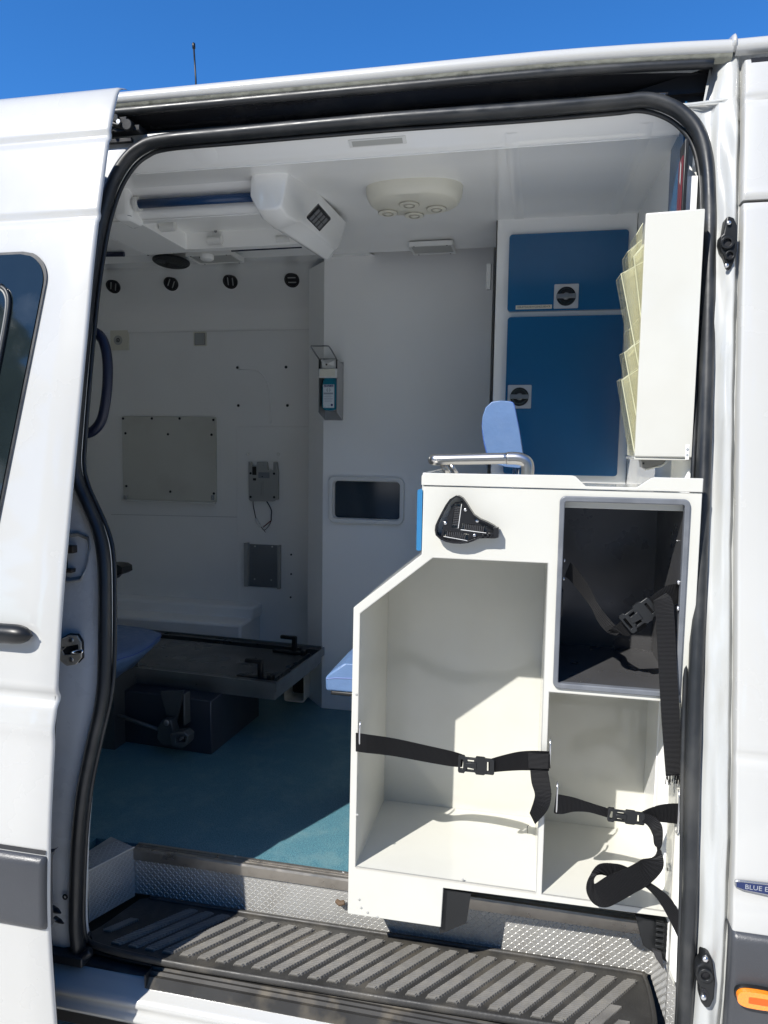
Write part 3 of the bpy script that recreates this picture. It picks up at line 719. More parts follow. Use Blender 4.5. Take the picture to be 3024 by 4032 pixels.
# bench-like casing above the wheel arch
bx1 = PY(520,1345,1.5).x; bz1 = PY(520,1350,1.5).z
build('wheel_arch_casing', MB().box(-2.3, bx1, 1.5, WY, FZ, bz1).box(-2.3, bx1+.008, 1.46+.16, WY, bz1-.01, bz1+.05), grp2, van, bevel=.012, seg=3)

# ================================================================== PARTITION BOX between ceiling and floor (far side)
part = thing('partition_cabinet', 'tall plain white partition unit with a small framed dark window', 'cabinet', (-.48, 1.5, FZ))
wx0, wz1 = PY(712,1028,1.285).x, PY(712,1028,1.285).z; wx1, wz0 = PY(873,1134,1.285).x, PY(873,1134,1.285).z
hole = rrect(wx0+.018, wx1-.018, wz0+.018, wz1-.018, .014)
front = [(-.792,FZ),(-.168,FZ),(-.168,2.31),(-.792,2.31)]
build('front_panel', MB().prism(front, 1.285, 1.303, holes=[hole]), grp2, part, bevel=.002)
build('chamfer_panel', MB().add([(-.792,1.286,FZ),(-.792,1.286,2.28),(-.885,1.395,2.28),(-.885,1.395,FZ),(-.87,1.75,FZ),(-.87,1.75,2.28)], [(0,1,2,3),(3,2,5,4)]), grp2, part)
build('window_frame', loopring(rrect(wx0, wx1, wz0, wz1, .026, 6), rrect(wx0+.016, wx1-.016, wz0+.016, wz1-.016, .016, 6), 1.270, 1.2855), whitep, part, bevel=.0025, seg=3)
build('window_pane', MB().box(wx0+.012, wx1-.012, 1.300, 1.304, wz0+.012, wz1-.012), mat('partition_glass', (.030,.045,.060), .10, spec=.5), part)
build('foot_box', MB().prism(rrect(-.955,-.868,.575,.69,.012), 1.31, 1.42, holes=[rrect(-.950,-.873,.580,.685,.010)]), grp2, part)
build('foot_box_void', MB().box(-.951,-.872,1.40,1.41,.578,.688), dark_in, part)

# ================================================================== BLUE WALL CUPBOARD
CY_ = 1.0
cup = thing('wall_cupboard', 'tall white cupboard with two dark blue doors and silver turn latches', 'cupboard', (.07, 1.2, FZ))
cx_l = PY(1075,475,CY_).x
topz = 2.33
build('carcass', MB().box(cx_l, .277, CY_, 1.30, FZ, topz), grp, cup, bevel=.003)
def blue_door(pts, name='cupboard_door'):
    q = [PY(x, y, CY_-.008) for x, y in pts]
    x0 = (q[0].x+q[3].x)/2; x1 = (q[1].x+q[2].x)/2; z1 = (q[0].z+q[1].z)/2; z0_ = (q[2].z+q[3].z)/2
    return build(name, MB().prism(rrect(x0, x1, z0_, z1, .010), CY_-.018, CY_-.001), bluelam, cup, bevel=.003, seg=3), (x0, x1, z0_, z1)
d1, b1 = blue_door([(1100,509),(1357,497),(1352,668),(1097,675)])
d2, b2 = blue_door([(1097,687),(1350,680),(1330,1030),(1087,1022)])
xx0 = min(b1[0], b2[0])
def latch(px, py, w_, parent):
    c = PY(px, py, CY_-.02); Y = CY_-.020; h = w_/2
    l = build('turn_latch', MB().prism(rrect(c.x-h, c.x+h, c.z-h, c.z+h, .003), Y-.002, Y+.003, holes=[[(c.x+h*.8*math.cos(t), c.z+h*.8*math.sin(t)) for t in [2*math.pi*k/28 for k in range(28)]]]), mat('latch_aluminium', (.5,.5,.5), .38, metal=.6), parent, bevel=.0006)
    return c, h, Y
for (px, py, par, w_) in ((1223,640,d1,.073),(1122,857,d2,.073)):
    c, h, Y = latch(px, py, w_, par)
    l = MB().disc((c.x, Y+.0025, c.z), (0,-1,0), h*.82, .001, 28); build('latch_cup', l, black, par)
    rg = MB().ring((c.x, Y+.001, c.z), (0,-1,0), h*.55, h*.66, .004, 28); build('latch_ring', rg, mat('smoked_chrome', (.12,.125,.13), .15, metal=.9), par)
    build('latch_grip', MB().box(c.x-h*.80, c.x+h*.80, Y-.010, Y+.001, c.z-h*.18, c.z+h*.18).disc((c.x, Y-.001, c.z), (0,-1,0), h*.3, .006, 16), mat('grip_grey', (.22,.23,.24), .3, metal=.6), par, bevel=.0015)
lb = PY(1155, 663, CY_-.02)
lbl = build('name_label', MB().box(lb.x-.058, lb.x+.052, CY_-.0195, CY_-.018, lb.z-.006, lb.z+.006), mat('label_cream', (.62,.60,.50), .5), d1)
text('lettering', 'GEBURTSHILFE/HYGIENEZUBEHÖR', .0088, black, d1, FRONTM(lb.x-.003, CY_-.0198, lb.z), sx=.74)
p = PY(1062, 590, CY_-.0)
build('cupboard_hinge', MB().box(p.x-.02, p.x-.004, CY_+.04, CY_+.06, p.z-.04, p.z+.04), whitep, cup, bevel=.003)
build('cupboard_side', MB().box(cx_l-.003, cx_l-.0005, CY_+.004, 1.29, FZ, topz), black, cup)

# sign and blue strip on the bulkhead
build('blue_strip', MB().box(.2745,.2785,.298,.445,1.9,2.31), bluelam, van)
sg = tag(build('warning_board', MB().box(.268,.2765,.240,.291,1.86,2.215), black, None, bevel=.002), 'narrow dark red and black board on the bulkhead above the white rack', 'board')
build('board_face', MB().box(.2665,.2685,.246,.285,1.95,2.185), red, sg)
build('board_stripe', MB().add([(.2655,.246,2.02),(.2655,.285,2.06),(.2655,.285,2.075),(.2655,.246,2.035)], [(0,1,2,3)]), whitep, sg)
build('board_stripe', MB().add([(.2655,.252,2.17),(.2655,.262,2.18),(.2655,.262,2.14),(.2655,.252,2.13)], [(0,1,2,3)]), whitep, sg)

# ================================================================== LOW EQUIPMENT CABINET by the door
F = .10; BK = .40
cab = thing('equipment_cabinet', 'low white open-fronted cabinet standing at the door step with black lined bay', 'cabinet', (-.03, .25, FZ))
c2 = lambda x, y, Y=F: (PY(x, y, Y).x, PY(x, y, Y).z)
def ql(pts): return [c2(*p) for p in pts]
LX = -.365
ztop = 1.521
outer_ = [(-.2195,ztop),(-.2205,1.381),(-.3625,1.262),(-.3685,.5815),(-.1635,.5835),(-.1605,.672),(.2945,.678),(.2945,.56),(.3065,.535),(.3065,ztop)]
hl = [(-.352,1.255),(-.349+.001,1.252),(-.2015,1.378),(.0285,1.378),(.0285,.690),(-.3545,.690)]
q = [c2(x, y) for x, y in ((780,1325),(935,1205),(1197,1217),(1187,1937),(768,1872))]
hl = [(-.3480,q[0][1]),(q[1][0],(q[1][1]+q[2][1])/2),(.0300,(q[1][1]+q[2][1])/2),(.0300,q[4][1]),(-.3520,q[4][1])]
bx = [c2(x, y) for x, y in ((1205,1075),(1490,1070),(1475,1505),(1203,1488))]
bx0, bx1_, bz1_, bz0_ = .0485, .2865, bx[0][1]+.004, (bx[2][1]+bx[3][1])/2
lowr = [(.0420, bz0_-.010),(.2900, bz0_-.010),(.2900, .690),(.0420,.690)]
blk = rrect(bx0+.002, bx1_-.002, bz0_+.002, bz1_-.002, .008, 3)
body = build('cabinet_body', MB().prism(outer_, F, BK, holes=[hl, blk, lowr]), lam, cab, bevel=.0012)
build('back_panel', MB().prism([(-.30,.60),(.30,.60),(.30,1.5),(-.2205,1.5),(-.2205,1.381),(-.30,1.314)],BK,BK+.012).add([(-.3625,BK,1.262),(-.3685,BK,.60),(-.30,BK,.60),(-.30,BK,1.314)],[(0,1,2,3)]), lam, cab)
band = mat('edge_band', (.36,.355,.33), .5)
def inset_loop(l, d):
    c_ = Vector((sum(p[0] for p in l)/len(l), sum(p[1] for p in l)/len(l))); out = []
    for p in l:
        v = Vector(p)-c_; out.append((p[0]+math.copysign(d, v.x), p[1]+math.copysign(d, v.y)))
    return out
build('edge_band', loopring(inset_loop(hl, .0012), hl, F-.0004, F+.002), band, cab)
build('edge_band', loopring(inset_loop(lowr, .0012), lowr, F-.0004, F+.002), band, cab)
# top with raised rim and finger notch
nt_ = [c2(x, y) for x, y in ((1240,1028),(1265,1052),(1375,1052),(1410,1030))]
tp = [(-.2235,ztop+.0015),(-.2235,1.541),(-.2205,1.5455),(-.215,1.547),(nt_[0][0]-.004,1.5485),(nt_[0][0]+.003,1.547),(nt_[1][0],1.5285),(nt_[2][0],1.5285),(nt_[3][0]-.003,1.547),(nt_[3][0]+.004,1.5485),(.3065,1.5485),(.3065,ztop+.0015)]
build('top_rim', MB().prism(tp, F-.003, F+.012), lam, cab, bevel=.0012)
build('worktop', MB().box(-.2235,.2775,F+.012,.43,1.485,1.500).box(-.2235,-.212,F+.012,.43,1.5,1.547), lam, cab, bevel=.001)
# blue side panel
build('blue_side_panel', MB().prism(rrect(-.2325,-.222,1.388,1.513,.003), F+.004, BK), bluetrim, cab, bevel=.0015)
# dark bay liner
fr_o = rrect(bx0, bx1_, bz0_, bz1_, .012, 5); fr_i = rrect(bx0+.010, bx1_-.010, bz0_+.011, bz1_-.011, .004, 5)
build('bay_edge_profile', loopring(fr_o, fr_i, F-.006, F+.010), frameg, cab, bevel=.0022, seg=3)
xi0, xi1, zi0, zi1 = bx0+.009, bx1_-.009, bz0_+.010, bz1_-.010
ln = MB().add([(xi0,F,zi0),(xi1,F,zi0),(xi1,F,zi1),(xi0,F,zi1),(xi0,BK-.004,zi0),(xi1,BK-.004,zi0),(xi1,BK-.004,zi1),(xi0,BK-.004,zi1)], [(0,1,5,4),(1,2,6,5),(2,3,7,6),(3,0,4,7),(4,5,6,7)])
build('bay_liner', ln, boxal, cab)
build('bay_ledge', MB().box(xi0,xi1,BK-.012,BK-.004,zi1-.035,zi1-.031), boxal, cab)
screws(cab, [Vector((xi1-.001, F+.05, zi1-.075))], nrm=(-1,0,0), r=.002, h=.001)
# runner brackets under the cabinet
qb = lambda pts, Y: [(PY(x, y, Y).x, PY(x, y, Y).z) for x, y in pts]
build('floor_bracket', MB().prism(qb([(1372,1978),(1452,1996),(1452,2088),(1389,2043)], F+.03), F+.03, F+.09), black, cab, bevel=.002)
mb = MB()
for k in range(5): mb.box(.268,.284,F+.012,F+.022,.602+.012*k,.608+.012*k)
build('bracket_teeth', mb, black, cab, bevel=.0008)
build('bracket_plate', MB().prism([(.262,.60),(.280,.596),(.287,.56),(.270,.583)], F+.008, F+.014), mat('dull_black', (.03,.03,.032), .6), cab)
build('floor_bracket', MB().prism(qb([(952,1910),(1019,1920),(1009,1984),(990,1992),(952,2007)], F+.03), F+.014, F+.10), black, cab, bevel=.002)
build('toe_panel', MB().box(-.16,.25,RY-.018,RY-.012,.640,.680), mat('toe_grey', (.18,.175,.165), .5), cab)
build('shelf_tape', MB().prism([(-.351,.6885),(.03,.6885),(.03,.6905),(-.351,.6905)], F-.0006, F+.0002), mat('seam_line', (.5,.48,.42), .6), cab)
screws(cab, [PY(x, y, F-.0005) for x, y in ((887,1875+0),(880,1840))][:0])
for (x, y) in ((776,1943),(780,1961),(794,1971),(815,1981),(1000,1900),(770,1500),(772,1760)):
    build('cover_cap', MB().disc(PY(x, y, F-.0003), (0,-1,0), .0026, .0008, 12, dome=.0006), mat('cap_grey', (.36,.36,.34), .4), cab, smooth='auto')
tb_ = PY(735,1949,RY-.01); build('rusty_tab', MB().tube([tb_+Vector((-.010,0,.003)), tb_+Vector((.0,-.006,.001)), tb_+Vector((.012,-.004,.004))], [.005,.007,.006], 8, flat=.6), mat('rust', (.10,.06,.03), .7, bump=.5, var=.3), van, bevel=.001)
# strap hooks fixed to the cabinet
def hook(x, y, Y, h=.045):
    p = PY(x, y, Y); pts = [p+Vector((0,.002,h*.5)), p+Vector((0,-.006,h*.42)), p+Vector((0,-.009,h*.2)), p+Vector((0,-.009,-h*.35)), p+Vector((0,-.004,-h*.5)), p+Vector((0,.003,-h*.5))]
    build('strap_hook', MB().tube(crv(pts, 4), .0019, 6), zinc, cab, smooth=True)
hook(779,1582,F-.003,.050); hook(1188,1625,F-.003,.055); hook(1203,1722,F-.003,.062); hook(1464,1752,F-.003,.085)
build('edge_hole', MB().disc(PX(1442,1878,.2895), (-1,0,0), .0035, .0006, 14), black, cab)

# moulded black bracket on the cabinet front
br = thing('seat_shaped_bracket', 'black pear-shaped plastic cradle with ribbed slots screwed to white cabinet', 'bracket', tuple(PY(1010,1125,F)))
CR = lambda u, v: ((1660+u*400/1659)/K, (1900+v*400/1659)/K)       # crop of the photograph -> picture point
def cr(u, v, Y=F-.012): p = PY(*CR(u, v), Y); return (p.x, p.z)
o_ = [(560,210),(620,215),(680,250),(740,330),(800,430),(860,520),(960,590),(1080,640),(1190,700),(1245,750),(1262,800),(1262,860),(1235,895),(1190,905),(1080,900),(950,905),(860,945),(760,980),(640,992),(520,985),(400,960),(300,910),(240,850),(225,770),(235,690),(275,600),(330,490),(400,360),(470,265)]
ring_o = [cr(*p) for p in o_]
mcx = sum(p[0] for p in ring_o)/len(ring_o); mcz = sum(p[1] for p in ring_o)/len(ring_o)
def shrink(l, d):
    out = []
    n = len(l)
    for i in range(n):
        a, b = Vector(l[i-1]), Vector(l[(i+1) % n]); t = (b-a).normalized(); nn = Vector((-t.y, t.x))
        if nn.dot(Vector((mcx, mcz))-Vector(l[i])) < 0 and True: pass
        q = Vector(l[i])
        out.append(tuple(q-nn*d*SGN))
    return out
area = sum(ring_o[i-1][0]*ring_o[i][1]-ring_o[i][0]*ring_o[i-1][1] for i in range(len(ring_o)))
SGN = -1 if area > 0 else 1
ring_i = shrink(ring_o, .0035)
dkp = mat('bracket_black', (.012,.012,.013), .3, bump=.06, bscale=150)
build('bracket_rim', MB().prism(ring_o, F-.022, F, holes=[ring_i]), dkp, br, bevel=.0008)
s1 = [cr(*p) for p in [(540,345),(655,350),(600,745),(490,735)]]
s2 = [cr(*p) for p in [(650,665),(1065,712),(1055,825),(640,770)]]
s3 = [cr(*p) for p in [(370,785),(775,840),(745,950),(360,880)]]
deck = [cr(*p) for p in [(690,300),(760,400),(850,530),(1080,700),(1185,720),(1190,895),(1060,860),(950,900),(850,945),(700,975),(560,975),(300,890),(350,760),(330,760),(400,600),(490,420),(480,390),(545,320)]]
build('bracket_deck', MB().prism(deck, F-.012, F-.009, holes=[s1, s2, s3]), dkp, br, bevel=.0005)
def slots(q, n, nm):
    mb = MB(); a, b, c, d = [Vector(p) for p in q]
    la = (b-a).length > (d-a).length
    for k in range(n):
        t0 = .12+.8*k/n; t1 = t0+.8/n*.62
        if la: P4 = [a.lerp(b, t0), a.lerp(b, t1), d.lerp(c, t1), d.lerp(c, t0)]
        else: P4 = [a.lerp(d, t0), b.lerp(c, t0), b.lerp(c, t1), a.lerp(d, t1)]
        ctr = sum(P4, Vector((0, 0)))/4
        P4 = [ctr+(p-ctr)*.86 for p in P4]
        mb.prism([tuple(p) for p in P4], F-.011, F-.003)
    build(nm, mb, mat('slot_teeth', (.045,.045,.048), .45), br)
    # pale line along one long edge of the slot
    e0, e1 = (d, c) if la else (b, c)
    build('slot_edge', MB().tube([Vector((e0.x, F-.0125, e0.y)), Vector((e1.x, F-.0125, e1.y))], .0009, 5), mat('pale_edge', (.6,.6,.58), .3), br)
slots(s1, 11, 'ribbed_slot'); slots(s2, 11, 'ribbed_slot'); slots(s3, 10, 'ribbed_slot')
for p in ((718,445),(910,625),(387,662),(867,865)):
    x, z = cr(*p); build('screw', MB().disc((x, F-.012, z), (0,-1,0), .0036, .0015, 12, dome=.001), zinc, br, smooth='auto')
mb = MB()
for p in ((1010,890),(1090,890),(1150,880)):
    x, z = cr(*p); mb.box(x-.0022, x+.0022, F-.022, F-.004, z-.001, z+.006)
x0, z0b = cr(1090,740); x1, z1b = cr(1185,840)
mb.box(x0, x1, F-.0225, F-.018, z1b, z1b+.003).box(x1-.001, x1+.009, F-.023, F-.004, z1b-.006, z0b+.002)
build('bracket_clip', mb, dkp, br, bevel=.0005)

# ------------------------------------------------------------------ straps
def strap(pts, name, parent, w_=None, th=.0018, sub=7):
    """pts: (px, py, Y, half-width vector in picture px (dx,dy))  -> ribbon"""
    cs = [PY(x, y, Y) for x, y, Y, hx_, hy_ in pts]
    ws = []
    for x, y, Y, hx_, hy_ in pts:
        ws.append(PY(x+hx_, y+hy_, Y)-PY(x-hx_, y-hy_, Y))
    return build(name, MB().ribbon(crv(cs, sub), crv(ws, sub), th), webbing, parent, smooth='auto', angle=60)
def strap3(pts, name, parent, th=.0018, sub=7):
    cs = [Vector(p) for p, w_ in pts]; ws = [Vector(w_) for p, w_ in pts]
    return build(name, MB().ribbon(crv(cs, sub), crv(ws, sub), th), webbing, parent, smooth='auto', angle=60)
def buckle(x0, y0, x1, y1, Y, hpx, parent):
    a, b = PY(x0, y0, Y), PY(x1, y1, Y); t = (b-a); L = t.length; t.normalize()
    n = Vector((0,-1,0)); v = t.cross(n).normalized(); wd = hpx/1534*(Y+1.32)
    M = Matrix((t, n, v)).transposed().to_4x4(); M.translation = a
    out = [(0,-.42),(.03,-.5),(.17,-.5),(.20,-.40),(.47,-.40),(.50,-.5),(.72,-.5),(.76,-.44),(.97,-.44),(1,-.38),(1,.38),(.97,.44),(.76,.44),(.72,.5),(.50,.5),(.47,.40),(.20,.40),(.17,.5),(.03,.5),(0,.42)]
    P = lambda l: [(u*L, k*wd) for u, k in l]
    hs = [P([(.06,-.28),(.14,-.28),(.14,.28),(.06,.28)]), P([(.26,-.30),(.44,-.30),(.44,-.16),(.26,-.16)]), P([(.26,.16),(.44,.16),(.44,.30),(.26,.30)]), P([(.80,-.28),(.87,-.28),(.87,.28),(.80,.28)])]
    build('buckle', MB().prism(P(out), -.001, .0055, axis='y', holes=hs, M=M), black, parent, bevel=.0014, seg=2)
    build('buckle_tongue', MB().prism(P([(.20,-.12),(.52,-.2),(.52,.2),(.20,.12)]), .0, .0072, axis='y', M=M), black, parent, bevel=.0012)
S1Y = F-.012
s = thing('securing_strap', 'black buckled webbing strap stretched across the wide left bay', 'strap', tuple(PY(975,1635,S1Y)), 'webbing straps on the low cabinet')
strap([(769,1603,F-.004,0,-20),(790,1606,S1Y,0,-20),(850,1614,F+.02,1,-19),(920,1628,F+.035,2,-17.5),(975,1639,F+.03,2,-16),(1000,1644,F+.02,2,-13)], 'webbing', s)
buckle(990,1648,1068,1656,F+.012,40,s)
strap([(1055,1655,F+.010,0,-14),(1085,1649,F+.012,0,-17),(1120,1644,F+.006,0,-20),(1150,1643,S1Y+.004,0,-21),(1186,1644,S1Y,0,-21)], 'webbing', s)
strap([(1140,1643,S1Y-.004,0,-18),(1165,1644,S1Y-.008,0,-18),(1184,1644,S1Y-.006,0,-16),(1188,1645,S1Y+.004,0,-15),(1180,1645,S1Y+.010,0,-15)], 'webbing_loop', s)
strap([(1163,1628,S1Y-.0095,22,1),(1163,1660,S1Y-.0095,21,1)], 'webbing_loop', s)
strap([(1164,1662,S1Y-.004,19,1),(1168,1690,S1Y-.004,20,0),(1173,1718,S1Y-.006,18,3),(1167,1742,S1Y-.006,15,9),(1150,1768,S1Y,6,12)], 'loose_end', s)
build('frayed_thread', MB().tube(crv([PY(x, y, S1Y) for x, y in ((1142,1782),(1139,1788),(1140,1800))], 3), .0006, 4), webbing, s)
# strap in the dark bay
s = thing('securing_strap', 'black buckled webbing strap sagging inside the dark lined bay with long hanging tail', 'strap', tuple(PY(1340,1365,F+.03)), 'webbing straps on the low cabinet')
pl_ = PX(1222,1230,xi0+.0015)
build('anchor_plate', MB().box(xi0,xi0+.005,F+.012,F+.045,PY(0,1255,F+.02).z-.0,PY(0,1208,F+.02).z), black, s, bevel=.002)
screws(s, [Vector((xi0+.005,F+.028,PY(1220,1212,F+.02).z)), Vector((xi0+.005,F+.028,PY(1220,1252,F+.02).z))], nrm=(1,0,0), r=.0035, h=.0015)
strap([(1226,1230,F+.03,6,-15),(1240,1243,F+.035,7,-13),(1262,1272,F+.04,8,-10),(1284,1308,F+.045,7,-5),(1300,1335,F+.045,9,-7),(1322,1360,F+.04,12,-5),(1340,1366,F+.03,8,-7)], 'webbing', s)
strap([(1318,1360,F+.032,8,-6),(1340,1362,F+.028,10,11),(1365,1350,F+.022,13,16),(1385,1336,F+.018,13,16)], 'webbing', s)
buckle(1350,1350,1412,1305,F+.012,46,s)
strap([(1398,1322,F+.012,9,13),(1420,1302,F+.010,11,16),(1444,1287,F+.012,7,20),(1462,1283,F+.016,1,22),(1472,1284,F+.03,0,22)], 'webbing', s)
screws(s, [PX(1467,1258,xi1-.002), PX(1466,1314,xi1-.002)], nrm=(-1,0,0), r=.005, h=.003)
strap([(1424,1290,F+.004,-14,9),(1432,1300,F-.004,-20,4),(1437,1340,F-.010,-20,0),(1440,1400,F-.012,-20,0),(1444,1470,F-.013,-20,0),(1448,1540,F-.013,-20,0),(1452,1610,F-.012,-19,0),(1457,1675,F-.010,-19,1)], 'hanging_tail', s)
mb = MB(); RR = random.Random(3)
for k in range(26):
    x = 1439+RR.random()*37; p = PY(x, 1672, F-.011); q = PY(x+RR.uniform(-4,4), 1684+RR.random()*12, F-.011+RR.uniform(-.003,.003)); mb.tube([p, (p+q)/2+Vector((RR.uniform(-.001,.001),0,0)), q], .0008, 4)
o = build('frayed_end', mb, webbing, s)
# strap across the narrow lower bay
s = thing('securing_strap', 'black buckled webbing strap across the narrow lower right bay with folded tail', 'strap', tuple(PY(1335,1760,F-.012)), 'webbing straps on the low cabinet')
strap([(1206,1722,F-.006,-2,-12),(1200,1735,F-.010,3,-20),(1216,1738,F-.013,1,-20),(1240,1738,F-.012,0,-15),(1272,1744,F-.010,2,-10),(1300,1752,F-.010,3,-9),(1318,1758,F-.010,3,-9)], 'webbing', s)
buckle(1312,1757,1392,1768,F-.016,30,s)
strap([(1380,1766,F-.012,0,-9),(1400,1760,F-.012,1,-13),(1425,1757,F-.012,1,-18),(1450,1757,F-.011,0,-21),(1467,1758,F-.009,0,-22)], 'webbing', s)
strap([(1388,1765,F-.019,-6,8),(1404,1772,F-.024,-9,8),(1416,1785,F-.03,-13,4),(1421,1805,F-.032,-11,0),(1421,1828,F-.034,-7,-2),(1420,1845,F-.036,9,-6),(1410,1866,F-.040,22,10),(1390,1886,F-.044,12,24),(1360,1903,F-.05,10,26),(1325,1920,F-.056,12,28),(1298,1934,F-.058,10,26),(1283,1930,F-.05,0,22),(1276,1912,F-.040,-8,16),(1284,1893,F-.034,-14,8),(1304,1882,F-.03,-12,-14),(1328,1882,F-.03,2,-16),(1350,1888,F-.034,6,-14),(1380,1900,F-.036,5,-8),(1402,1912,F-.036,5,-6)], 'folded_tail', s, sub=6)
strap([(1398,1910,F-.038,4,-5),(1420,1928,F-.042,6,-7),(1440,1950,F-.046,9,-9),(1460,1985,F-.050,11,-8),(1475,2015,F-.052,12,-7),(1486,2038,F-.052,13,-7)], 'loose_end', s)
build('frayed_thread', MB().tube(crv([PY(x, y, F-.052) for x, y in ((1492,2040),(1500,2055),(1506,2068))], 3), .0006, 4), webbing, s)

# ================================================================== STEEL RAIL on the worktop
rl = thing('grab_rail', 'brushed steel tube rail standing on the white worktop', 'rail', tuple(PY(1040,1023,.20)))
RYL = .19
pts = [(PY(1139,1030,RYL)), PY(1140,1010,RYL), PY(1137,999,RYL), PY(1128,993,RYL), PY(1115,990,RYL), PY(1095,990,RYL)]
build('rail_bend', MB().tube(crv(pts, 5), .0132, 16), steel, rl, smooth=True)
a, b = PY(1098,990,RYL), PY(948,993,RYL)
build('rail_tube', MB().tube(crv([a, a.lerp(b,.5), b, b+Vector((-.010,.006,0)), b+Vector((-.014,.022,-.001)), b+Vector((-.008,.10,-.003)), b+Vector((.0,.30,-.006))], 5), .0118, 16), steel, rl, smooth=True)
p0 = PY(958,1006,RYL+.03)
build('rail_foot', MB().tube([PY(956,1002,RYL+.02), PY(968,1024,RYL+.02)], .007, 10).tube([PY(972,1000,RYL+.12), PY(985,1024,RYL+.12)], .006, 10), steel, rl, smooth=True)

# ================================================================== ATTENDANT SEAT behind the cabinet
seat = thing('attendant_seat', 'light blue padded seat behind the low cabinet with raised headrest', 'seat', (-.35, .62, FZ))
HY = .47
hp = [(1062,868),(1049,880),(1042,900),(1041,925),(1046,955),(1052,978),(1062,1000),(1090,1008),(1124,1011),(1130,1006),(1129,975),(1122,930),(1112,880),(1108,869),(1096,866),(1080,865)]
def pad(name, outline, Y0, Y1, parent, M_=vinyl, bev=.012, seg=4):
    return build(name, MB().prism([(PY(x, y, Y0).x, PY(x, y, Y0).z) for x, y in outline], Y0, Y1), M_, parent, bevel=bev, seg=seg)
hr = pad('headrest', hp, HY, HY+.055, seat, bev=.010)
build('headrest_piping', MB().tube(crv([PY(x, y, HY+.001)+Vector((0,.001,0)) for x, y in [(1062,1000),(1051,976),(1045,950),(1042,922),(1044,902),(1051,884),(1064,871),(1082,867),(1098,868),(1109,872),(1114,895),(1120,925),(1127,975),(1129,1006)]], 3), .0016, 6), piping, hr, smooth=True)
p = PY(1110,1012,HY+.02)
build('headrest_post', MB().tube([p, p+Vector((0,0,-.08))], .0035, 8).tube([p+Vector((.010,0,0)), p+Vector((.010,0,-.08))], .0035, 8), chrome, seat, smooth=True)
build('backrest', MB().box(-.16,-.05,.46,.52,1.02,1.49), vinyl, seat, bevel=.015, seg=3)
PYs = .425
pz1 = PY(730,1437,PYs).z; pz0 = PY(702,1492,PYs).z
pxl = PY(702,1460,PYs).x
cu = build('seat_cushion', MB().prism([(pxl+.002,pz0),(pxl,pz0+.035),(pxl+.012,pz0+.047),(pxl+.05,pz1+.006),(-.2,pz1+.010),(-.2,pz0)], PYs, PYs+.40), vinyl, seat, bevel=.006, seg=3)
build('cushion_seam', MB().tube([Vector((pxl+.004,PYs-.0005,pz0+.033)),Vector((pxl+.03,PYs-.001,pz0+.037)),Vector((pxl+.08,PYs-.001,pz0+.040)),Vector((-.3,PYs-.001,pz0+.042))], .0012, 5), piping, cu)
build('seat_pan', MB().box(pxl+.014,-.2,PYs+.004,PYs+.38,pz0-.012,pz0-.0005), black, seat, bevel=.004)
build('seat_pedestal', MB().box(-.40,-.26,.50,.72,FZ,pz0-.012), castal, seat, bevel=.01)

# ================================================================== SECOND SEAT seen behind the rear jamb
ls = thing('folding_seat', 'dark blue padded seat edge showing beside the rear door seal', 'seat', (-1.3, .8, FZ))
LY = .62
def cushion(outline, zt, zb, parent):
    pass
tipx = PY(338, 1392, .74).x+1.055
q0 = [(-1.75,.62),(-1.20,.60),(-1.125,.66),(-1.11,.74),(-1.13,.86),(-1.22,.98),(-1.75,1.02)]
zt = PY(338,1392,.72).z-.020
lo = [(-1.75,.66),(-1.26,.64),(-1.20,.70),(-1.20,.80),(-1.26,.92),(-1.75,.96)]
qc = crv([Vector((x+tipx, y, 0)) for x, y in q0], 4); lc = crv([Vector((x+tipx-.03, y, 0)) for x, y in lo], 4)
N_ = min(len(qc), len(lc))
qr = [qc[int(i*(len(qc)-1)/(24))] for i in range(25)]; lr = [lc[int(i*(len(lc)-1)/(24))] for i in range(25)]
cen = Vector((-1.50+tipx,.81,0))
rows = [[cen+(v-cen)*.2+Vector((0,0,zt+.004)) for v in qr],[cen+(v-cen)*.7+Vector((0,0,zt+.002)) for v in qr],[cen+(v-cen)*.93+Vector((0,0,zt-.001)) for v in qr],[v+Vector((0,0,zt-.012)) for v in qr],[v+(cen-v)*.01+Vector((0,0,zt-.03)) for v in qr],
        [v+Vector((0,0,zt-.125)) for v in lr],[cen+(v-cen)*.6+Vector((0,0,zt-.138)) for v in lr]]
sc_ = build('seat_cushion', MB().grid(rows), vinyl, ls, smooth=True)
build('cushion_piping', MB().tube([v+Vector((0,0,zt-.013)) for v in qr], .0025, 6), piping, sc_, smooth=True)
build('seat_support', MB().box(-1.7,-1.35,.75,.9,FZ,zt-.10), castal, ls)
ar = MB().prism([(PY(x, y, .72).x, PY(x, y, .72).z) for x, y in [(225,1219),(243,1217),(262,1219),(271,1224),(272,1236),(262,1241),(250,1244),(243,1252),(225,1256)]], .70, .76)
build('armrest', ar, black, ls, bevel=.005, seg=3)

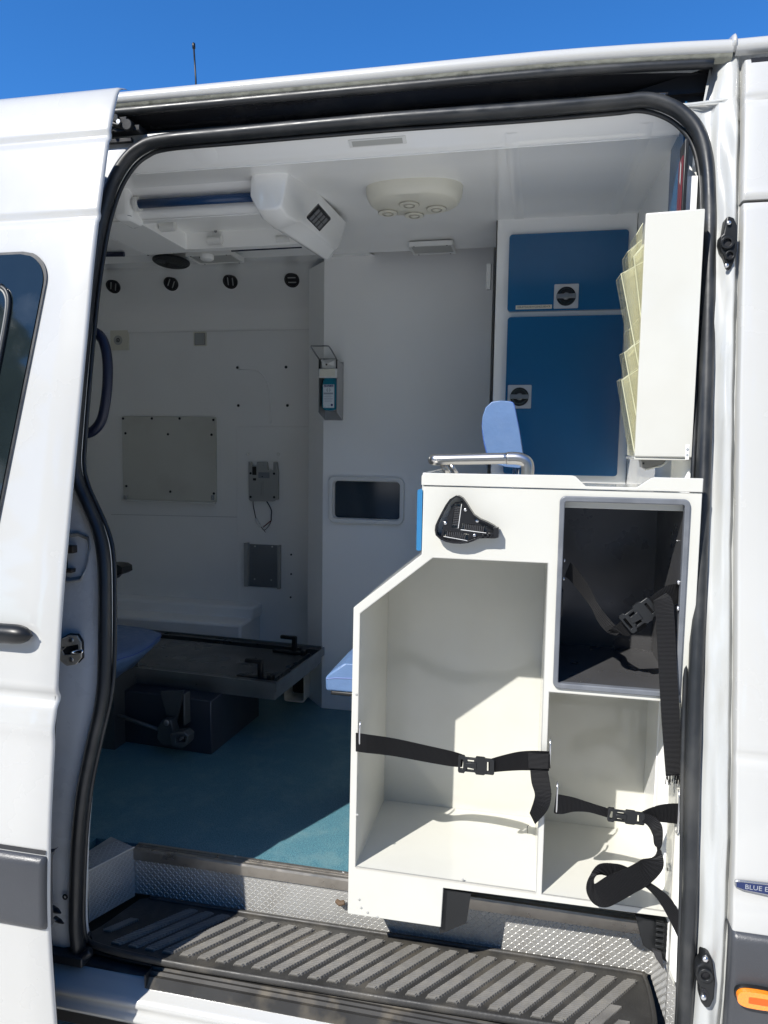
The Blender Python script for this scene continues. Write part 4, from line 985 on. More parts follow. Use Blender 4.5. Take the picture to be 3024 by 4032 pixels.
# ================================================================== STRETCHER TABLE
tb = thing('stretcher_table', 'low dark steel stretcher table with tray top and two upright clamps', 'table', (-1.3, 1.1, FZ))
TZ = .815; tb.rotation_euler.z = R(-4)
xr_, yn, yf = -.795, .875, 1.33
tray = build('table_tray', MB().box(-2.2,xr_,yn,yf,TZ-.030,TZ-.026).box(-2.2,xr_,yn,yn+.006,TZ-.03,TZ).box(-2.2,xr_,yf-.006,yf,TZ-.03,TZ+.002).box(xr_-.004,xr_+.001,yn,yf,TZ-.03,TZ+.001), dksteel, tb)
build('tray_bed', MB().box(-2.2,xr_-.04,yn+.06,yf-.06,TZ-.026,TZ-.012).box(-2.2,xr_-.006,yn+.008,yn+.035,TZ-.026,TZ-.004).box(-2.2,xr_-.006,yf-.035,yf-.008,TZ-.026,TZ-.004), mat('tray_bed_steel', (.12,.125,.13), .3, metal=.8, var=.1, rvar=.08), tb)
build('lower_frame', MB().box(-2.2,xr_-.010,yn+.012,yf-.012,TZ-.062,TZ-.0305), dksteel, tb, bevel=.001)
for (x, y_) in ((-.875,yn+.055),(-.885,yf-.085)):
    cl_ = MB().box(x-.09,x+.045,y_-.012,y_+.012,TZ-.014,TZ-.002).box(x-.012,x+.006,y_-.008,y_+.008,TZ-.004,TZ+.052).box(x-.060,x+.006,y_-.008,y_+.008,TZ+.042,TZ+.056).box(x+.026,x+.045,y_-.016,y_+.016,TZ-.014,TZ+.008)
    build('stretcher_clamp', cl_, black, tb, bevel=.004, seg=3)
b0x = PX(475,1615,-1.0)
build('base_box', MB().box(-2.2,-1.0,.812,1.17,FZ,TZ-.062), mat('base_blue_steel', (.060,.070,.090), .38, metal=.5, var=.1, rvar=.08), tb, bevel=.003)
by_ = .78
br1 = [(PY(x, y, by_).x, PY(x, y, by_).z) for x, y in [(362,1493),(415,1490),(400,1555),(393,1575),(384,1572)]]
build('pivot_bracket', MB().prism(br1, by_, by_+.008).box(PY(412,0,by_).x-.004, PY(412,0,by_).x+.002, by_-.03, by_+.006, br1[2][1], br1[1][1]), castal, tb, bevel=.002)
br2 = [(PY(x, y, by_-.02).x, PY(x, y, by_-.02).z) for x, y in [(372,1552),(392,1550),(400,1575),(396,1606),(370,1602),(361,1590),(364,1565)]]
build('lever_block', MB().prism(br2, by_-.035, by_+.0), castal, tb, bevel=.004, seg=3)
build('pivot_bolt', MB().disc(PY(379,1560,by_-.036), (0,-1,0), .010, .004, 14, dome=.002), dksteel, tb, smooth='auto')
br3 = [(PY(x, y, by_-.05).x, PY(x, y, by_-.05).z) for x, y in [(395,1578),(425,1573),(436,1582),(434,1598),(424,1608),(398,1604)]]
build('foot_pedal', MB().prism(br3, by_-.07, by_-.03, holes=[[(PY(x, y, by_-.05).x, PY(x, y, by_-.05).z) for x, y in [(408,1586),(428,1584),(428,1594),(408,1598)]]]), castal, tb, bevel=.003)
build('pedal_bolt', MB().disc(PY(413,1592,by_-.03), (0,-1,0), .008, .02, 12), zinc, tb)
build('link_rod', MB().tube([PY(225,1535,by_-.01), PY(300,1557,by_-.01), PY(368,1578,by_-.01)], .0065, 8), castal, tb, smooth=True)

# ================================================================== WALL ITEMS on the far wall
def wbox(name, x0, y0, x1, y1, Y0, Y1, mtl, parent, r=None, bev=.002):
    a, b = PY(x0, y0, Y0), PY(x1, y1, Y0); r = r or .004
    return build(name, MB().prism(rrect(a.x, b.x, b.z, a.z, r), Y0, Y1), mtl, parent, bevel=bev)
# mounting board
mbd = thing('mounting_board', 'off-white screwed board with two small pegs on the far wall', 'board', tuple(PY(365,1000,WY)))
wbox('board', 263,899,466,1086, WY-.016, WY, mat('off_white_board', (.57,.57,.52), .45, var=.04, dirt=(.35,.33,.28), dscale=6, damt=.25), mbd, .008, .0025)
a_, b_ = PY(268,1083,WY-.016), PY(467,1086,WY-.016)
build('board_ledge', MB().box(a_.x, b_.x, WY-.040, WY-.014, b_.z-.006, b_.z+.002), whitep, mbd, bevel=.002)
screws(mbd, [PY(x, y, WY-.0165) for x, y in ((266,904),(328,904),(388,904),(461,907),(271,936),(363,938),(457,939),(273,1050),(368,1062),(462,1066))], r=.006, h=.002, m_=black, name='screw')
for x in (272, 459): build('peg', MB().disc(PY(x,1080,WY-.03), (0,0,1), .007, .022, 12), dksteel, mbd, smooth='auto')
# charger
ch = thing('wall_charger_cradle', 'light grey notched charging cradle on the far wall above dangling wires', 'cradle', tuple(PY(568,1040,WY)))
C2 = lambda u, v: ((880+u*370/1320)/K, (1780+v*370/1320)/K)
def c3(u, v, Y=WY-.024): p = PY(*C2(u, v), Y); return (p.x, p.z)
ol = [(350,135),(385,135),(398,190),(460,190),(470,140),(610,140),(622,255),(698,255),(702,140),(748,140),(765,300),(765,665),(715,680),(700,692),(385,692),(355,665)]
build('cradle_body', MB().prism([c3(*p) for p in ol], WY-.026, WY-.007), greyp, ch, bevel=.002)
def c3box(nm, u0, v0, u1, v1, Y0, Y1, mtl, bev=.0005):
    a, b = c3(u0, v0, Y0), c3(u1, v1, Y0); return build(nm, MB().box(a[0], b[0], Y0, Y1, b[1], a[1]), mtl, ch, bevel=bev)
c3box('battery_slot', 403,205,460,322, WY-.0275, WY-.025, dark_in); c3box('battery_slot', 413,366,456,400, WY-.0275, WY-.025, dark_in)
c3box('type_label', 488,282,645,368, WY-.0268, WY-.025, mat('label_grey', (.20,.22,.24), .5))
c3box('label_line', 495,303,600,309, WY-.0272, WY-.0262, ink, 0); c3box('label_line', 495,292,640,296, WY-.0272, WY-.0262, ink, 0); c3box('label_mark', 536,338,552,352, WY-.0272, WY-.0262, dark_in, 0)
a, b = c3(530,405), c3(566,622)
build('cradle_groove', MB().prism(rrect(a[0], b[0], b[1], a[1], abs(b[0]-a[0])/2.05), WY-.0285, WY-.025, holes=[rrect(a[0]+.003, b[0]-.003, b[1]+.003, a[1]-.003, abs(b[0]-a[0])/2.05-.003)]), greyp, ch)
c3box('cradle_notch', 530,150,562,200, WY-.0285, WY-.026, greyp)
screws(ch, [Vector((c3(*p)[0], WY-.0265, c3(*p)[1])) for p in ((384,298),(713,303),(384,629),(714,634))], r=.0055, h=.001, m_=black, name='screw')
wr = thing('loose_wires', 'two thin dark wires with a clear connector hanging below the cradle', 'wires', tuple(PY(568,1110,WY-.02)))
wire = lambda pts, r, mm: build('wire', MB().tube(crv([Vector((c3(*p)[0], WY-.018, c3(*p)[1])) for p in pts], 4), r, 6), mm, wr, smooth=True)
wire([(408,695),(412,760),(430,850),(440,900),(448,935)], .0022, navy); wire([(600,695),(640,760),(668,830),(664,900),(664,965)], .0026, navy)
wire([(664,965),(640,1020),(590,1085),(555,1095),(525,1055)], .0016, navy); wire([(664,965),(620,1000),(552,1058)], .0022, red); wire([(555,1095),(583,1130)], .0012, navy)
build('connector', MB().tube([Vector((c3(*p)[0], WY-.018, c3(*p)[1])) for p in ((445,930),(470,990),(515,1045))], [.006,.008,.006], 8), whitep, wr, smooth=True)
# steel tray on wall
st_ = thing('wall_tray', 'shallow grey metal tray screwed to the far wall', 'tray', tuple(PY(566,1222,WY)))
wbox('tray_base', 533,1175,603,1270, WY-.012, WY-.007, mat('grey_metal', (.26,.28,.30), .35, metal=.6, var=.08), st_, .003, .001)
a, b = PY(530,1173,WY-.03), PY(604,1271,WY-.03)
build('tray_flange', MB().box(a.x, a.x+.012, WY-.032, WY-.008, b.z, a.z).box(a.x-.006,a.x+.012,WY-.034,WY-.030,b.z,a.z), greyp, st_, bevel=.001)
build('tray_flange', MB().box(b.x-.012, b.x, WY-.032, WY-.008, b.z-.004, a.z-.004), greyp, st_, bevel=.001)
screws(st_, [PY(x, y, WY-.0125) for x, y in ((551,1180),(588,1181),(550,1251),(586,1253))], r=.004, h=.002)
# socket and switch
so_ = thing('wall_socket', 'square cream socket plate with round port on the far wall', 'socket', tuple(PY(256,735,WY)))
wbox('socket_plate', 238,714,277,756, WY-.010, WY, cream, so_, .003)
p = PY(255.5,735,WY-.010); build('port_ring', MB().ring(p, (0,-1,0), .010, .022, .004, 24), lightgrey, so_, bevel=.001); build('port', MB().disc(p+Vector((0,-.0015,0)), (0,-1,0), .011, .001, 16), dark_in, so_); build('port_pin', MB().ring(p+Vector((0,-.002,0)), (0,-1,0), .004, .006, .003, 12), greyp, so_)
sw = thing('rocker_switch', 'small square grey rocker switch on the far wall', 'switch', tuple(PY(431,732,WY)))
wbox('switch_plate', 418,717,445,747, WY-.009, WY, cream, sw, .005); wbox('rocker', 421,721,440,743, WY-.013, WY-.008, greyp, sw, .004)
wbox('switch_surround', 420,719.5,443,745, WY-.0105, WY-.009, mat('switch_grey', (.28,.28,.26), .4), sw, .004)
# navy grab handle
gh = tag(build('curved_handle', MB().tube(crv([PY(x, y, .30) for x, y in ((150,707),(190,713),(212,722),(225,742),(232,780),(232,830),(226,880),(218,910),(202,930),(182,938),(150,942))], 6), .0125, 14), navy, None, smooth=True), 'curved dark navy grab handle beside the rear edge of the opening', 'handle')
# dispenser
C4 = lambda u, v: ((1180+u*220/1390)/K, (1330+v*220/1390)/K)
DY = 1.20
def c5(u, v, Y=DY): p = PY(*C4(u, v), Y); return (p.x, p.z)
ds = thing('hand_disinfectant_dispenser', 'steel wall dispenser with teal bottle and wire lever', 'dispenser', tuple(PY(710,850,1.28)))
x0, zt_ = c5(470,540); x1, _ = c5(940,540); _, zb_ = c5(470,1850); _, zf_ = c5(580,2050, 1.28)
alp = mat('dispenser_aluminium', (.42,.42,.42), .35, metal=.6, var=.05)
sd = [(DY,zt_),(1.283,zt_-.012),(1.283,zf_),(DY,zb_)]
build('side_plate', MB().prism(sd, x0, x0+.002, axis='x'), alp, ds); build('side_plate', MB().prism(sd, x1-.002, x1, axis='x'), alp, ds)
build('back_plate', MB().box(x0, x1, 1.281, 1.284, zf_, zt_), alp, ds)
a, b = c5(485,770), c5(935,995)
build('front_cover', MB().box(a[0], b[0], DY-.004, DY+.02, b[1], a[1]), whitep, ds, bevel=.002); 
a, b = c5(515,780), c5(890,960); build('cover_label', MB().box(a[0], b[0], DY-.0055, DY-.004, b[1], a[1]), cream, ds, bevel=.0005)
a, b = c5(525,540), c5(900,765); build('pump_head', MB().box(a[0], b[0], DY+.008, DY+.03, b[1], a[1]), whitep, ds, bevel=.003)
a = c5(650,640); build('pump_spout', MB().add([(a[0]-.01,DY+.006,a[1]+.010),(a[0]+.030,DY+.006,a[1]+.012),(a[0]+.032,DY+.006,a[1]-.008),(a[0]+.008,DY-.010,a[1]-.004)], [(0,1,3),(1,2,3),(0,3,2)]), whitep, ds); build('spout_hole', MB().disc((a[0]+.004,DY-.004,a[1]-.004), (0,-1,0), .004, .001, 8), black, ds)
a, b = c5(480,545), c5(520,770); c_, d_ = c5(905,545), c5(938,770)
build('lever_slot', MB().box(a[0], b[0], DY-.003, DY+.004, b[1], a[1]).box(c_[0], d_[0], DY-.003, DY+.004, d_[1], c_[1]), black, ds)
build('wire_lever', MB().tube(crv([Vector((c5(*p)[0], y_, c5(*p)[1])) for p, y_ in (((492,545),DY),((450,420),DY-.03),((392,265),DY-.05),((420,252),DY-.05),((600,252),DY-.05),((790,248),DY-.05),((840,290),DY-.045),((880,400),DY-.025),((918,530),DY))], 4), .0028, 6).tube([Vector((c5(500,528)[0],DY,c5(500,528)[1])), Vector((c5(915,525)[0],DY,c5(915,525)[1]))], .0018, 6), dksteel, ds, smooth=True)
bo = thing('disinfectant_bottle', 'teal bottle with white printed label held in the steel dispenser', 'bottle', tuple(PY(710,880,DY+.02)))
a, b = c5(535,1000,DY+.008), c5(925,1815,DY+.008)
w2 = b[0]-a[0]
bt_o = [(a[0]+.012,a[1]+.004),(b[0]-.006,a[1]+.004),(b[0],a[1]-.02),(b[0],b[1]+.012),(b[0]-.012,b[1]),(a[0]+.012,b[1]),(a[0],b[1]+.012),(a[0],a[1]-.035),(a[0]+.004,a[1]-.012)]
build('bottle_body', MB().prism(bt_o, DY+.008, DY+.06), teal, bo, bevel=.008, seg=3)
a, b = c5(583,1160,DY+.006), c5(852,1742,DY+.006)
LBY = DY+.0072
build('label', MB().box(a[0], b[0], LBY, LBY+.002, b[1], a[1]), labelw, bo)
def lbx(nm, u0, v0, u1, v1, mtl): 
    a, b = c5(u0, v0, LBY), c5(u1, v1, LBY); return build(nm, MB().box(a[0], b[0], LBY-.0006, LBY, b[1], a[1]), mtl, bo)
lbx('label_band', 600,1170,838,1225, labelb)
q = c5(715,1198,LBY-.001); text('lettering', 'Sterillium med', .0095, labelw, bo, FRONTM(q[0], LBY-.0008, q[1], R(.5)), sx=.80)
for v in (1368,1390): lbx('label_text', 600,v,832,v+14, ink)
mb = MB()
for (v, u0, u1) in ((1425,645,790),(1455,605,815),(1472,640,780),(1505,610,825),(1522,605,820),(1550,635,790),(1582,620,800),(1675,690,745),(1720,600,650),(1720,695,740),(1720,785,830)):
    a, b = c5(u0, v, LBY), c5(u1, v+7, LBY); mb.box(a[0], b[0], LBY-.0005, LBY, b[1], a[1])
o = build('label_text', mb, mat('pale_ink', (.30,.36,.42), .5), bo)
q = c5(800,1672,LBY); build('label_logo', MB().disc((q[0],LBY-.0002,q[1]), (0,-1,0), .0045, .0004, 16), labelb, bo)
for s_ in (-1, 1):
    hpts = [(0,-34),(-6,-10),(-26,-2),(-36,22),(-24,8),(-14,30),(-8,46),(2,50),(10,40),(10,-30)]
    build('hand_symbol', MB().tube([Vector((c5(717+s_*(28+u*.75), 1310-v, LBY)[0], LBY-.0004, c5(717, 1310-v, LBY)[1])) for u, v in [(-k[0], k[1]) for k in hpts]], .0006, 4), ink, bo)
build('bottle_cap', MB().box(c5(680,940)[0], c5(800,940)[0], DY+.022, DY+.045, c5(0,1005)[1], c5(0,960)[1]), whitep, bo)

# ================================================================== WHITE RACK with clear pockets
RKY = .18
rk = thing('brochure_rack', 'tall white panel rack with yellowed clear pockets on its side', 'rack', (.24, .25, 1.58))
t0, t1 = 2.0575, 1.586
outl = [(.1935,t1),(.3005,t1-.001),(.3005,t0+.003),(.1935,t0)]
build('rack_panel', MB().prism(outl, RKY, RKY+.012), lam, rk, bevel=.0025, seg=3)
build('rack_side', MB().prism([(RKY+.012,t1),(.325,t1+.002),(.325,t1+.30),(.29,t0-.05),(RKY+.012,t0-.002)], .196, .202, axis='x'), mat('rack_back_panel', (.50,.49,.40), .4), rk)
build('rack_bottom', MB().box(.1935,.296,RKY+.004,.325,t1-.006,t1-.001), lam, rk, bevel=.001)
build('rack_back', MB().box(.285,.296,RKY+.012,.325,t1,t0), lam, rk)
RP = random.Random(12)
rimm = mat('clear_edge', (.62,.62,.44), .2)
for ty, out0, h0, n_ in ((700, .020, .125, 3), (800, .044, .185, 4), (905, .028, .130, 3), (984, .032, .150, 3)):
    zb0 = PY(1372, ty, .22).z
    for k in range(n_):
        z = zb0+.012*k; out = out0*(1-.16*k)+RP.uniform(-.002,.002); h = h0+.012*k-.02*(k % 2)
        ya = RKY+.008+.012*k; yb2 = ya+.085
        x_in, x_out = .1952-.0012*k, .1955-out
        mb = MB()
        mb.add([(x_in,ya,z),(x_out,ya,z+h),(x_out,yb2,z+h+.006),(x_in,yb2,z)], [(0,1,2,3)])
        mb.add([(x_in,ya,z),(x_out,ya,z+h),(x_in,ya,z+h+.022)], [(0,1,2)])
        pk = build('clear_pocket', mb, clear, rk)
        so2 = pk.modifiers.new('solid', 'SOLIDIFY'); so2.thickness = .0012
        build('pocket_rim', MB().tube([(x_out,yb2,z+h+.006),(x_out,ya,z+h),(x_in,ya,z+h+.022)], .0008, 5), rimm, pk)
        if k == 0: build('pocket_fold', MB().tube([(x_in,ya,z),(x_out,ya,z+h)], .0009, 5), rimm, pk)
lg = PY(1499,980,RKY-.001)
build('rack_logo', MB().box(.2885,.2955,RKY-.0008,RKY,lg.z-.012,lg.z+.018), whitep, rk); 
build('rack_mark', MB().ring((.292,RKY-.0008,lg.z+.008), (0,-1,0), .0012, .0022, .0006, 12).ring((.292,RKY-.0008,lg.z-.003), (0,-1,0), .001, .0018, .0006, 12), ink, rk)
# handset under the rack
hs = thing('wall_handset', 'small grey angular handset tucked under the white rack', 'handset', tuple(PY(1410,1005,.30)))
build('handset_body', MB().prism([(PY(x, y, .27).x, PY(x, y, .27).z) for x, y in ((1385,993),(1440,993),(1434,1002),(1400,1013),(1388,1012))], .27, .31), mat('handset_grey', (.22,.22,.22), .35), hs, bevel=.002)
build('handset_edge', MB().tube([PY(1392,1015,.27), PY(1428,1007,.27), PY(1441,999,.27)], .0018, 6), whitep, hs)
build('handset_key', MB().box(*[v for v in (PY(1388,1000,.269).x, PY(1392,1000,.269).x)], .2685, .27, PY(1388,1003,.269).z, PY(1388,999,.269).z), black, hs)

# ================================================================== CEILING ITEMS
# round vent with four nozzles
vc = PZ(893,440,2.245); vr = .5*(PZ(996,436,2.26)-PZ(793,436,2.26)).length
cv = thing('ceiling_vent', 'cream oval ceiling vent with four round nozzles', 'vent', tuple(vc))
prof = [(1.0,0),(1.0,-.012),(.97,-.022),(.9,-.028),(.0,-.028)]
N = 40; ryv = .095; rxv = vr*.98
def squ(t, a, b, e=.85): return a*math.copysign(abs(math.cos(t))**e, math.cos(t)), b*math.copysign(abs(math.sin(t))**e, math.sin(t))
rows = [[Vector((vc.x+squ(2*math.pi*k/N, rxv, ryv)[0]*s_, vc.y+.01+squ(2*math.pi*k/N, rxv, ryv)[1]*s_, 2.290+z)) for k in range(N)] for s_, z in [(1.04,0),(1.03,-.018),(1.0,-.030),(.96,-.040),(.90,-.045),(.3,-.045)]]
mb = MB().grid(rows, closed=True); mb.f.append(tuple(range(len(mb.v)-N, len(mb.v))))
build('vent_housing', mb, cream, cv, smooth='auto', angle=40)
for (x, y) in ((838,459),(884,441),(943,450),(895,464)):
    p = PZ(x, y, 2.2448)
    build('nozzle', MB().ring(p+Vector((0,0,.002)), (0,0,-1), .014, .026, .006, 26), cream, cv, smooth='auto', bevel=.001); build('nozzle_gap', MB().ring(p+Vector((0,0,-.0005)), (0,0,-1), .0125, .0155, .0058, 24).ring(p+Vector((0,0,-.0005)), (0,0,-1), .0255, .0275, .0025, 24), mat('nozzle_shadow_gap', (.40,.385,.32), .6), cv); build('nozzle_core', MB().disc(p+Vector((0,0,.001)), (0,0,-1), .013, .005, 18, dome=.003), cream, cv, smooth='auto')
# flush lights
def flush(pts, Z, label, tilt=None):
    q = [PZ(x, y, Z) for x, y in pts]
    x0 = min(q[0].x, q[3].x); x1 = max(q[1].x, q[2].x); y0 = min(v.y for v in q); y1 = max(v.y for v in q)
    t = thing('ceiling_lamp', label, 'lamp', ((x0+x1)/2, (y0+y1)/2, Z), 'unlit rectangular ceiling lamps')
    build('lamp_frame', loopring(rrect(x0, x1, y0, y1, .006), rrect(x0+.008, x1-.008, y0+.008, y1-.008, .004), Z-.004, Z+.012, 'z'), whitep, t, bevel=.001)
    build('lamp_diffuser', MB().box(x0+.006, x1-.006, y0+.006, y1-.006, Z-.001, Z+.008), lightgrey, t)
    for xx in (x0+.02, x1-.02):
        for yy in (y0+.003, y1-.003): build('screw', MB().disc((xx, yy, Z-.004), (0,0,-1), .0025, .001, 8), black, t)
def slope_pt(px, py):
    a = Vector((0,.350,2.267)); b = Vector((0,.292,2.300)); n = Vector((0, b.z-a.z, -(b.y-a.y))); r_ = ray(px, py)
    return CAM + r_*((a-CAM).dot(n)/r_.dot(n)), n.normalized()
tl = thing('ceiling_lamp', 'unlit rectangular lamp set in the ceiling just inside the door seal', 'lamp', tuple(slope_pt(815,304)[0]), 'unlit rectangular ceiling lamps')
lq = [slope_pt(x, y) for x, y in ((752,302),(876,292),(878,309),(757,318))]
ln_ = lq[0][1]; ln_ = ln_ if ln_.y < 0 else -ln_
xa_, xb_ = lq[0][0].x, lq[1][0].x; ya_ = (lq[0][0].y+lq[1][0].y)/2; yb__ = (lq[2][0].y+lq[3][0].y)/2
zz_ = lambda y: 2.267+(y-.350)*(2.300-2.267)/(.292-.350)
def slab(x0, x1, y0, y1, t0, t1):
    c = [Vector((x, y, zz_(y))) for x, y in ((x0,y0),(x1,y0),(x1,y1),(x0,y1))]
    return MB().add([p+ln_*t0 for p in c]+[p+ln_*t1 for p in c], [(0,1,2,3),(4,5,6,7),(0,1,5,4),(1,2,6,5),(2,3,7,6),(3,0,4,7)])
build('lamp_frame', slab(xa_, xb_, ya_, yb__, 0, .003), whitep, tl, bevel=.001)
dy_ = (yb__-ya_)
build('lamp_diffuser', slab(xa_+.008, xb_-.008, ya_+dy_*.16, yb__-dy_*.16, .003, .0036), lightgrey, tl)
flush([(888,531),(978,526),(985,543),(893,549)], 2.276, 'unlit rectangular lamp in the ceiling beside the white partition unit')
flush([(445,555),(500,547),(515,566),(430,568)], 2.252, 'unlit rectangular lamp in the cove behind the overhead console')
# round speakers
def oval(px, py, wpx, Z, mtl, name, label, cat, h=.004, ry=None, nrm=(0,0,-1)):
    p = PZ(px, py, Z); r_ = (PZ(px+wpx/2, py, Z)-PZ(px-wpx/2, py, Z)).length/2
    return p, r_
p, r_ = oval(370,565,77,2.262, None,'','','')
spk = thing('ceiling_speaker', 'large round black speaker grille in the cove', 'speaker', tuple(p))
build('speaker_grille', MB().disc((p.x, p.y, 2.264), (0,-.12,-1), r_, .006, 32), black, spk, smooth='auto')
mb = MB()
for k in range(5): mb.ring((p.x, p.y, 2.258), (0,-.12,-1), r_*(.2+.17*k), r_*(.25+.17*k), .0015, 30)
build('grille_ring', mb, mat('grille_dark', (.03,.03,.03), .5), spk)
# four spot outlets in the cove
def cove_pt(px, py):
    r = ray(px, py); best = None
    for (ya, za), (yb_, zb_) in zip(cove, cove[1:]):
        for t in [k/20 for k in range(21)]:
            y = ya+(yb_-ya)*t; z = za+(zb_-za)*t; zz = CAM.z+r.z*(y-CAM.y)
            if best is None or abs(zz-z) < best[0]: best = (abs(zz-z), y, z, (yb_-ya, zb_-za))
    y, z = best[1], best[2]; dy, dz = best[3]; n = Vector((0, dz, -dy)).normalized()
    if n.y > 0: n = -n
    return Vector((CAM.x+r.x*(y-CAM.y), y, z)), n
lb4 = ['dark round air nozzle in the cove, leftmost of the four', 'dark round air nozzle in the cove below the large speaker', 'dark round air nozzle in the cove, second from the partition unit', 'dark round air nozzle in the cove nearest the partition unit']
for (px, py), l_, ang in zip(((252,616),(376,611),(503,606),(635,603)), lb4, (70,60,85,0)):
    p, n = cove_pt(px, py); rr = .031; p = p+Vector((0,-.022,-.006))
    # the nozzles are tilted towards the room
    n = Vector((.10,-1,-.75)).normalized()
    t = thing('air_nozzle', l_, 'nozzle', tuple(p), 'round air nozzles in the cove')
    build('nozzle_ring', MB().ring(p+n*.006-n*.004, n, rr*.86, rr, .008, 26), black, t, smooth='auto', bevel=.001)
    build('nozzle_cup', MB().disc(p, n, rr*.9, .003, 24), dark_in, t)
    u = n.orthogonal().normalized(); v = n.cross(u); a = R(ang); up_ = Vector((0,0,1)); e1 = (up_-n*up_.dot(n)).normalized(); e0 = e1.cross(n)
    d1_ = e0*math.cos(a)+e1*math.sin(a); d2_ = -e0*math.sin(a)+e1*math.cos(a)
    for s_ in (-1, 1):
        c = p+n*.006+d2_*s_*.010
        build('nozzle_vane', MB().tube([c-d1_*.016, c+d1_*.016], .0022, 6), greyp, t)

# overhead console
ZB = 2.205
con = thing('overhead_console', 'white moulded ceiling console with open tray and black louvre', 'console', tuple(PZ(450,470,ZB)))
P_ = lambda x, y, Z=ZB: (lambda q: (q.x, q.y))(PZ(x, y, Z))
# main frame: ring around the tray opening
fo = [(-1.235,.395),(-.70,.36),(-.665,.86),(-.70,.875),(-1.04,.885),(-1.235,.885)]
q = [P_(*p) for p in ((305,484),(600,466),(668,526),(402,539))]
tr_in = [q[0], q[1], q[2], q[3]]
q0_, q1_, q2_, q3_ = [Vector((a, b)) for a, b in tr_in]
fo = [(-1.26,q0_.y-.022),(q1_.x+.02,q1_.y-.022),(q1_.x+.03,q2_.y+.03),(q3_.x-.03,q3_.y+.035),(-1.26,q3_.y+.035)]
build('tray_frame', MB().prism(fo, ZB, 2.30, axis='z', holes=[[(q0_.x,q0_.y),(q1_.x,q1_.y),(q2_.x,q2_.y),(q3_.x,q3_.y)]]), grp, con, bevel=.010, seg=3)
build('tray_roof', MB().prism([(q0_.x-.01,q0_.y-.01),(q1_.x+.01,q1_.y-.01),(q2_.x+.01,q2_.y+.01),(q3_.x-.01,q3_.y+.01)], 2.255, 2.262, axis='z'), grp, con)
# rounded beam in front (above the blue rail) 
yl = q1_.y-.022
bp_ = [(yl,ZB+.004),(yl-.012,ZB+.010),(yl-.016,ZB+.020),(yl-.010,ZB+.034),(yl-.004,ZB+.042),(yl-.008,ZB+.050),(yl-.03,ZB+.054),(yl-.045,ZB+.062),(yl-.055,ZB+.075)]
build('rail_recess', MB().grid([[Vector((x, y, z)) for x in (-1.24,-1.1,-.9,-.72)] for y, z in bp_]), grp, con, smooth=True)
ra, rb_ = PY(298,441,yl-.030), PY(556,429,yl-.030)
zr = (ra.z+rb_.z)/2
rail_y = yl-.030
build('ceiling_grab_rail', MB().tube([(ra.x,rail_y,ra.z),(rb_.x,rail_y,ra.z)], .0115, 14), raili, con, smooth=True)
build('rail_collar', MB().disc((ra.x-.008,rail_y,ra.z), (1,0,0), .019, .012, 18), whitep, con, smooth='auto'); build('rail_collar', MB().disc((rb_.x+.004,rail_y,ra.z), (-1,0,0), .019, .008, 18), whitep, con, smooth='auto')
# left end block
lb_ = [(-1.10+.0,yl-.055),(ra.x-.004,yl-.050),(ra.x-.004,yl+.03),(ra.x-.02,yl+.05),(-1.14,yl+.05),(-1.15,yl-.02)]
build('end_block', MB().prism([(ra.x-.06,yl-.06),(ra.x-.012,yl-.052),(ra.x-.008,yl+.02),(ra.x-.06,yl+.05)], ZB-.012, 2.29, axis='z'), grp, con, bevel=.014, seg=4)
# the long right arm: tapered body running across the van
def armsec(y, x0, x1, zb, zc=0): return [Vector((x0, y, 2.29)), Vector((x0-.004, y, zb+.035)), Vector((x0+.014, y, zb+.004)), Vector((x0+.030, y, zb)), Vector((x1-.020, y, zb+zc)), Vector((x1-.006, y, zb+zc+.006)), Vector((x1, y, zb+zc+.025)), Vector((x1+.018, y, 2.29))]
zA = ZB-.030; ya = yl-.02
ax0, ax1 = rb_.x+.006, rb_.x+.105
secs = [armsec(ya-.070, ax0+.012, ax1-.03, zA+.055, .0), armsec(ya-.062, ax0, ax1-.016, zA+.012), armsec(ya-.02, ax0-.002, ax1-.012, zA+.0), armsec(ya+.05, ax0+.002, ax1-.010, zA-.004,.012), armsec(ya+.075, ax0+.004, ax1-.008, zA-.002,.018), armsec(ya+.16, ax0+.014, ax1-.004, zA-.002,.022), armsec(ya+.38, ax0+.034, ax1+.004, zA+.0,.024), armsec(ya+.41, ax0+.040, ax1+.002, zA+.010,.024), armsec(ya+.425, ax0+.048, ax1-.006, zA+.045,.02)]
mb = MB().grid(secs); n8 = 8; mb.f.append(tuple(range(n8))); mb.f.append(tuple(range(len(mb.v)-n8, len(mb.v))))
build('console_arm', mb, grp, con, smooth='auto', angle=28, bevel=.004, seg=3)
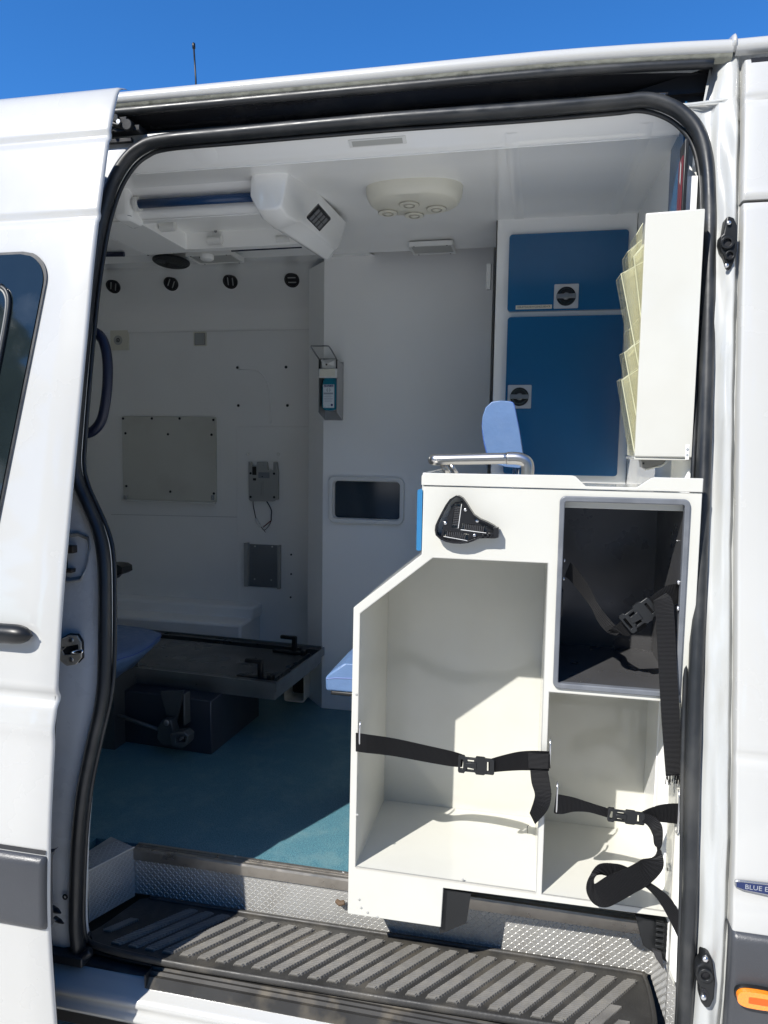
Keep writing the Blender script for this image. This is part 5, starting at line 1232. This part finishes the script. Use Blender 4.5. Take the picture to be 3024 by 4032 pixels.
# louvre on the arm underside
lc_ = PZ(689,469,zA+.012)
C6 = lambda u, v: ((350+u*1100/1659)/K, (480+v*1100/1659)/K)
lv = [PZ(*C6(u, v), zA+.006) for u, v in ((1362,487),(1436,572),(1370,643),(1293,563))]
a, b, c, d = lv
nrm_ = (b-a).cross(d-a).normalized(); nrm_ = nrm_ if nrm_.z < 0 else -nrm_
def quad(a, b, c, d, t, n): 
    pts = [a, b, c, d]; return MB().add([p-n*.002 for p in pts]+[p+n*t for p in pts], [(0,1,2,3),(4,5,6,7),(0,1,5,4),(1,2,6,5),(2,3,7,6),(3,0,4,7)])
lo_ = build('louvre', quad(a, b, c, d, .004, nrm_), black, con, bevel=.001)
mbx = MB()
for i in range(2):
    for j in range(4):
        f = lambda s_, t_: a.lerp(b, s_).lerp(d.lerp(c, s_), t_)
        t0_, t1_ = .10+.42*i, .10+.42*i+.37; s0_, s1_ = .10+.205*j, .10+.205*j+.15
        qq = [f(s0_, t0_), f(s1_, t0_), f(s1_, t1_), f(s0_, t1_)]
        k = len(mbx.v); mbx.add([p+nrm_*.0045 for p in qq]+[p+nrm_*.0055 for p in qq], [(0,1,2,3),(4,5,6,7),(0,1,5,4),(1,2,6,5),(2,3,7,6),(3,0,4,7)])
build('louvre_slats', mbx, mat('louvre_grey', (.16,.165,.17), .4), lo_)
# brackets inside the tray
for (x, y, s_) in ((362,489,1),(463,519,1),(612,516,1)):
    p = PZ(x, y, ZB+.018)
    build('bottle_clip', MB().tube([p+Vector((-.022,.004,0)), p+Vector((.022,.004,0))], .013, 12).box(p.x-.012, p.x+.016, p.y+.012, p.y+.016, p.z, p.z+.045), whitep, con, smooth='auto')
    build('screw', MB().disc(p+Vector((0,.010,.030)), (0,-1,0), .005, .002, 10), dksteel, con)
for (x, y) in ((277,467),(437,556)):
    p = PZ(x, y, ZB-.0005); build('access_hole', MB().disc(p, (0,0,-1), .010, .0015, 16), dark_in, con)
for (x, y) in ((447,551),):
    p = PZ(x, y, ZB-.004); build('corner_knob', MB().disc(p, (0,0,-1), .022, .014, 18, dome=.005), whitep, con, smooth='auto')
build('rear_rail', MB().tube([PZ(500,542,ZB+.004), PZ(652,534,ZB+.004)], .0028, 8), navy, con)
# second panel to the left of the console, with its own rail
pn = thing('ceiling_hatch', 'flat white screwed ceiling hatch left of the overhead console', 'hatch', tuple(PZ(310,505,2.225)))
hq = [PZ(x, y, 2.22) for x, y in ((210,495),(275,487),(385,549),(300,553))]
build('hatch_panel', MB().prism([(hq[0].x-.25,hq[0].y),(hq[1].x,hq[1].y),(hq[2].x,hq[2].y),(hq[3].x-.5,hq[3].y+.02)], 2.222, 2.30, axis='z'), grp2, pn, bevel=.004)
screws(pn, [PZ(x, y, 2.2215) for x, y in ((290,493),(345,512),(375,546),(255,520),(320,551))], nrm=(0,0,-1), r=.0035, h=.001, m_=black, name='screw')
build('hatch_rail', MB().tube([PZ(180,450,2.19), PZ(238,446,2.19)], .011, 10), raili, pn); build('hatch_rail', MB().tube([PZ(190,550,2.21), PZ(268,549,2.21)], .008, 10), navy, pn)
# ceiling disc near the seal
p = slope_pt(443,332)[0]; build('ceiling_disc', MB().disc(p, ln_, .030, .0012, 32), grp, van, smooth='auto')
# ================================================================== ANTENNA
an = PY(423,172,.80); at_ = PY(418,92,.80)
ant = thing('roof_antenna', 'thin black whip antenna standing on the van roof against blue sky', 'antenna', (an.x, .80, 2.47))
build('antenna_rod', MB().tube([Vector((an.x+.002,.80,2.47)), an, at_.lerp(an,.1)], .0028, 8), black, ant, smooth=True)
build('antenna_tip', MB().tube([at_.lerp(an,.18), at_.lerp(an,.15), at_.lerp(an,.03), at_], [.003,.0052,.0052,.002], 8), black, ant, smooth=True)
build('antenna_base', MB().disc((an.x+.002,.80,2.466), (0,0,1), .018, .02, 16, dome=.008), black, ant, smooth='auto')
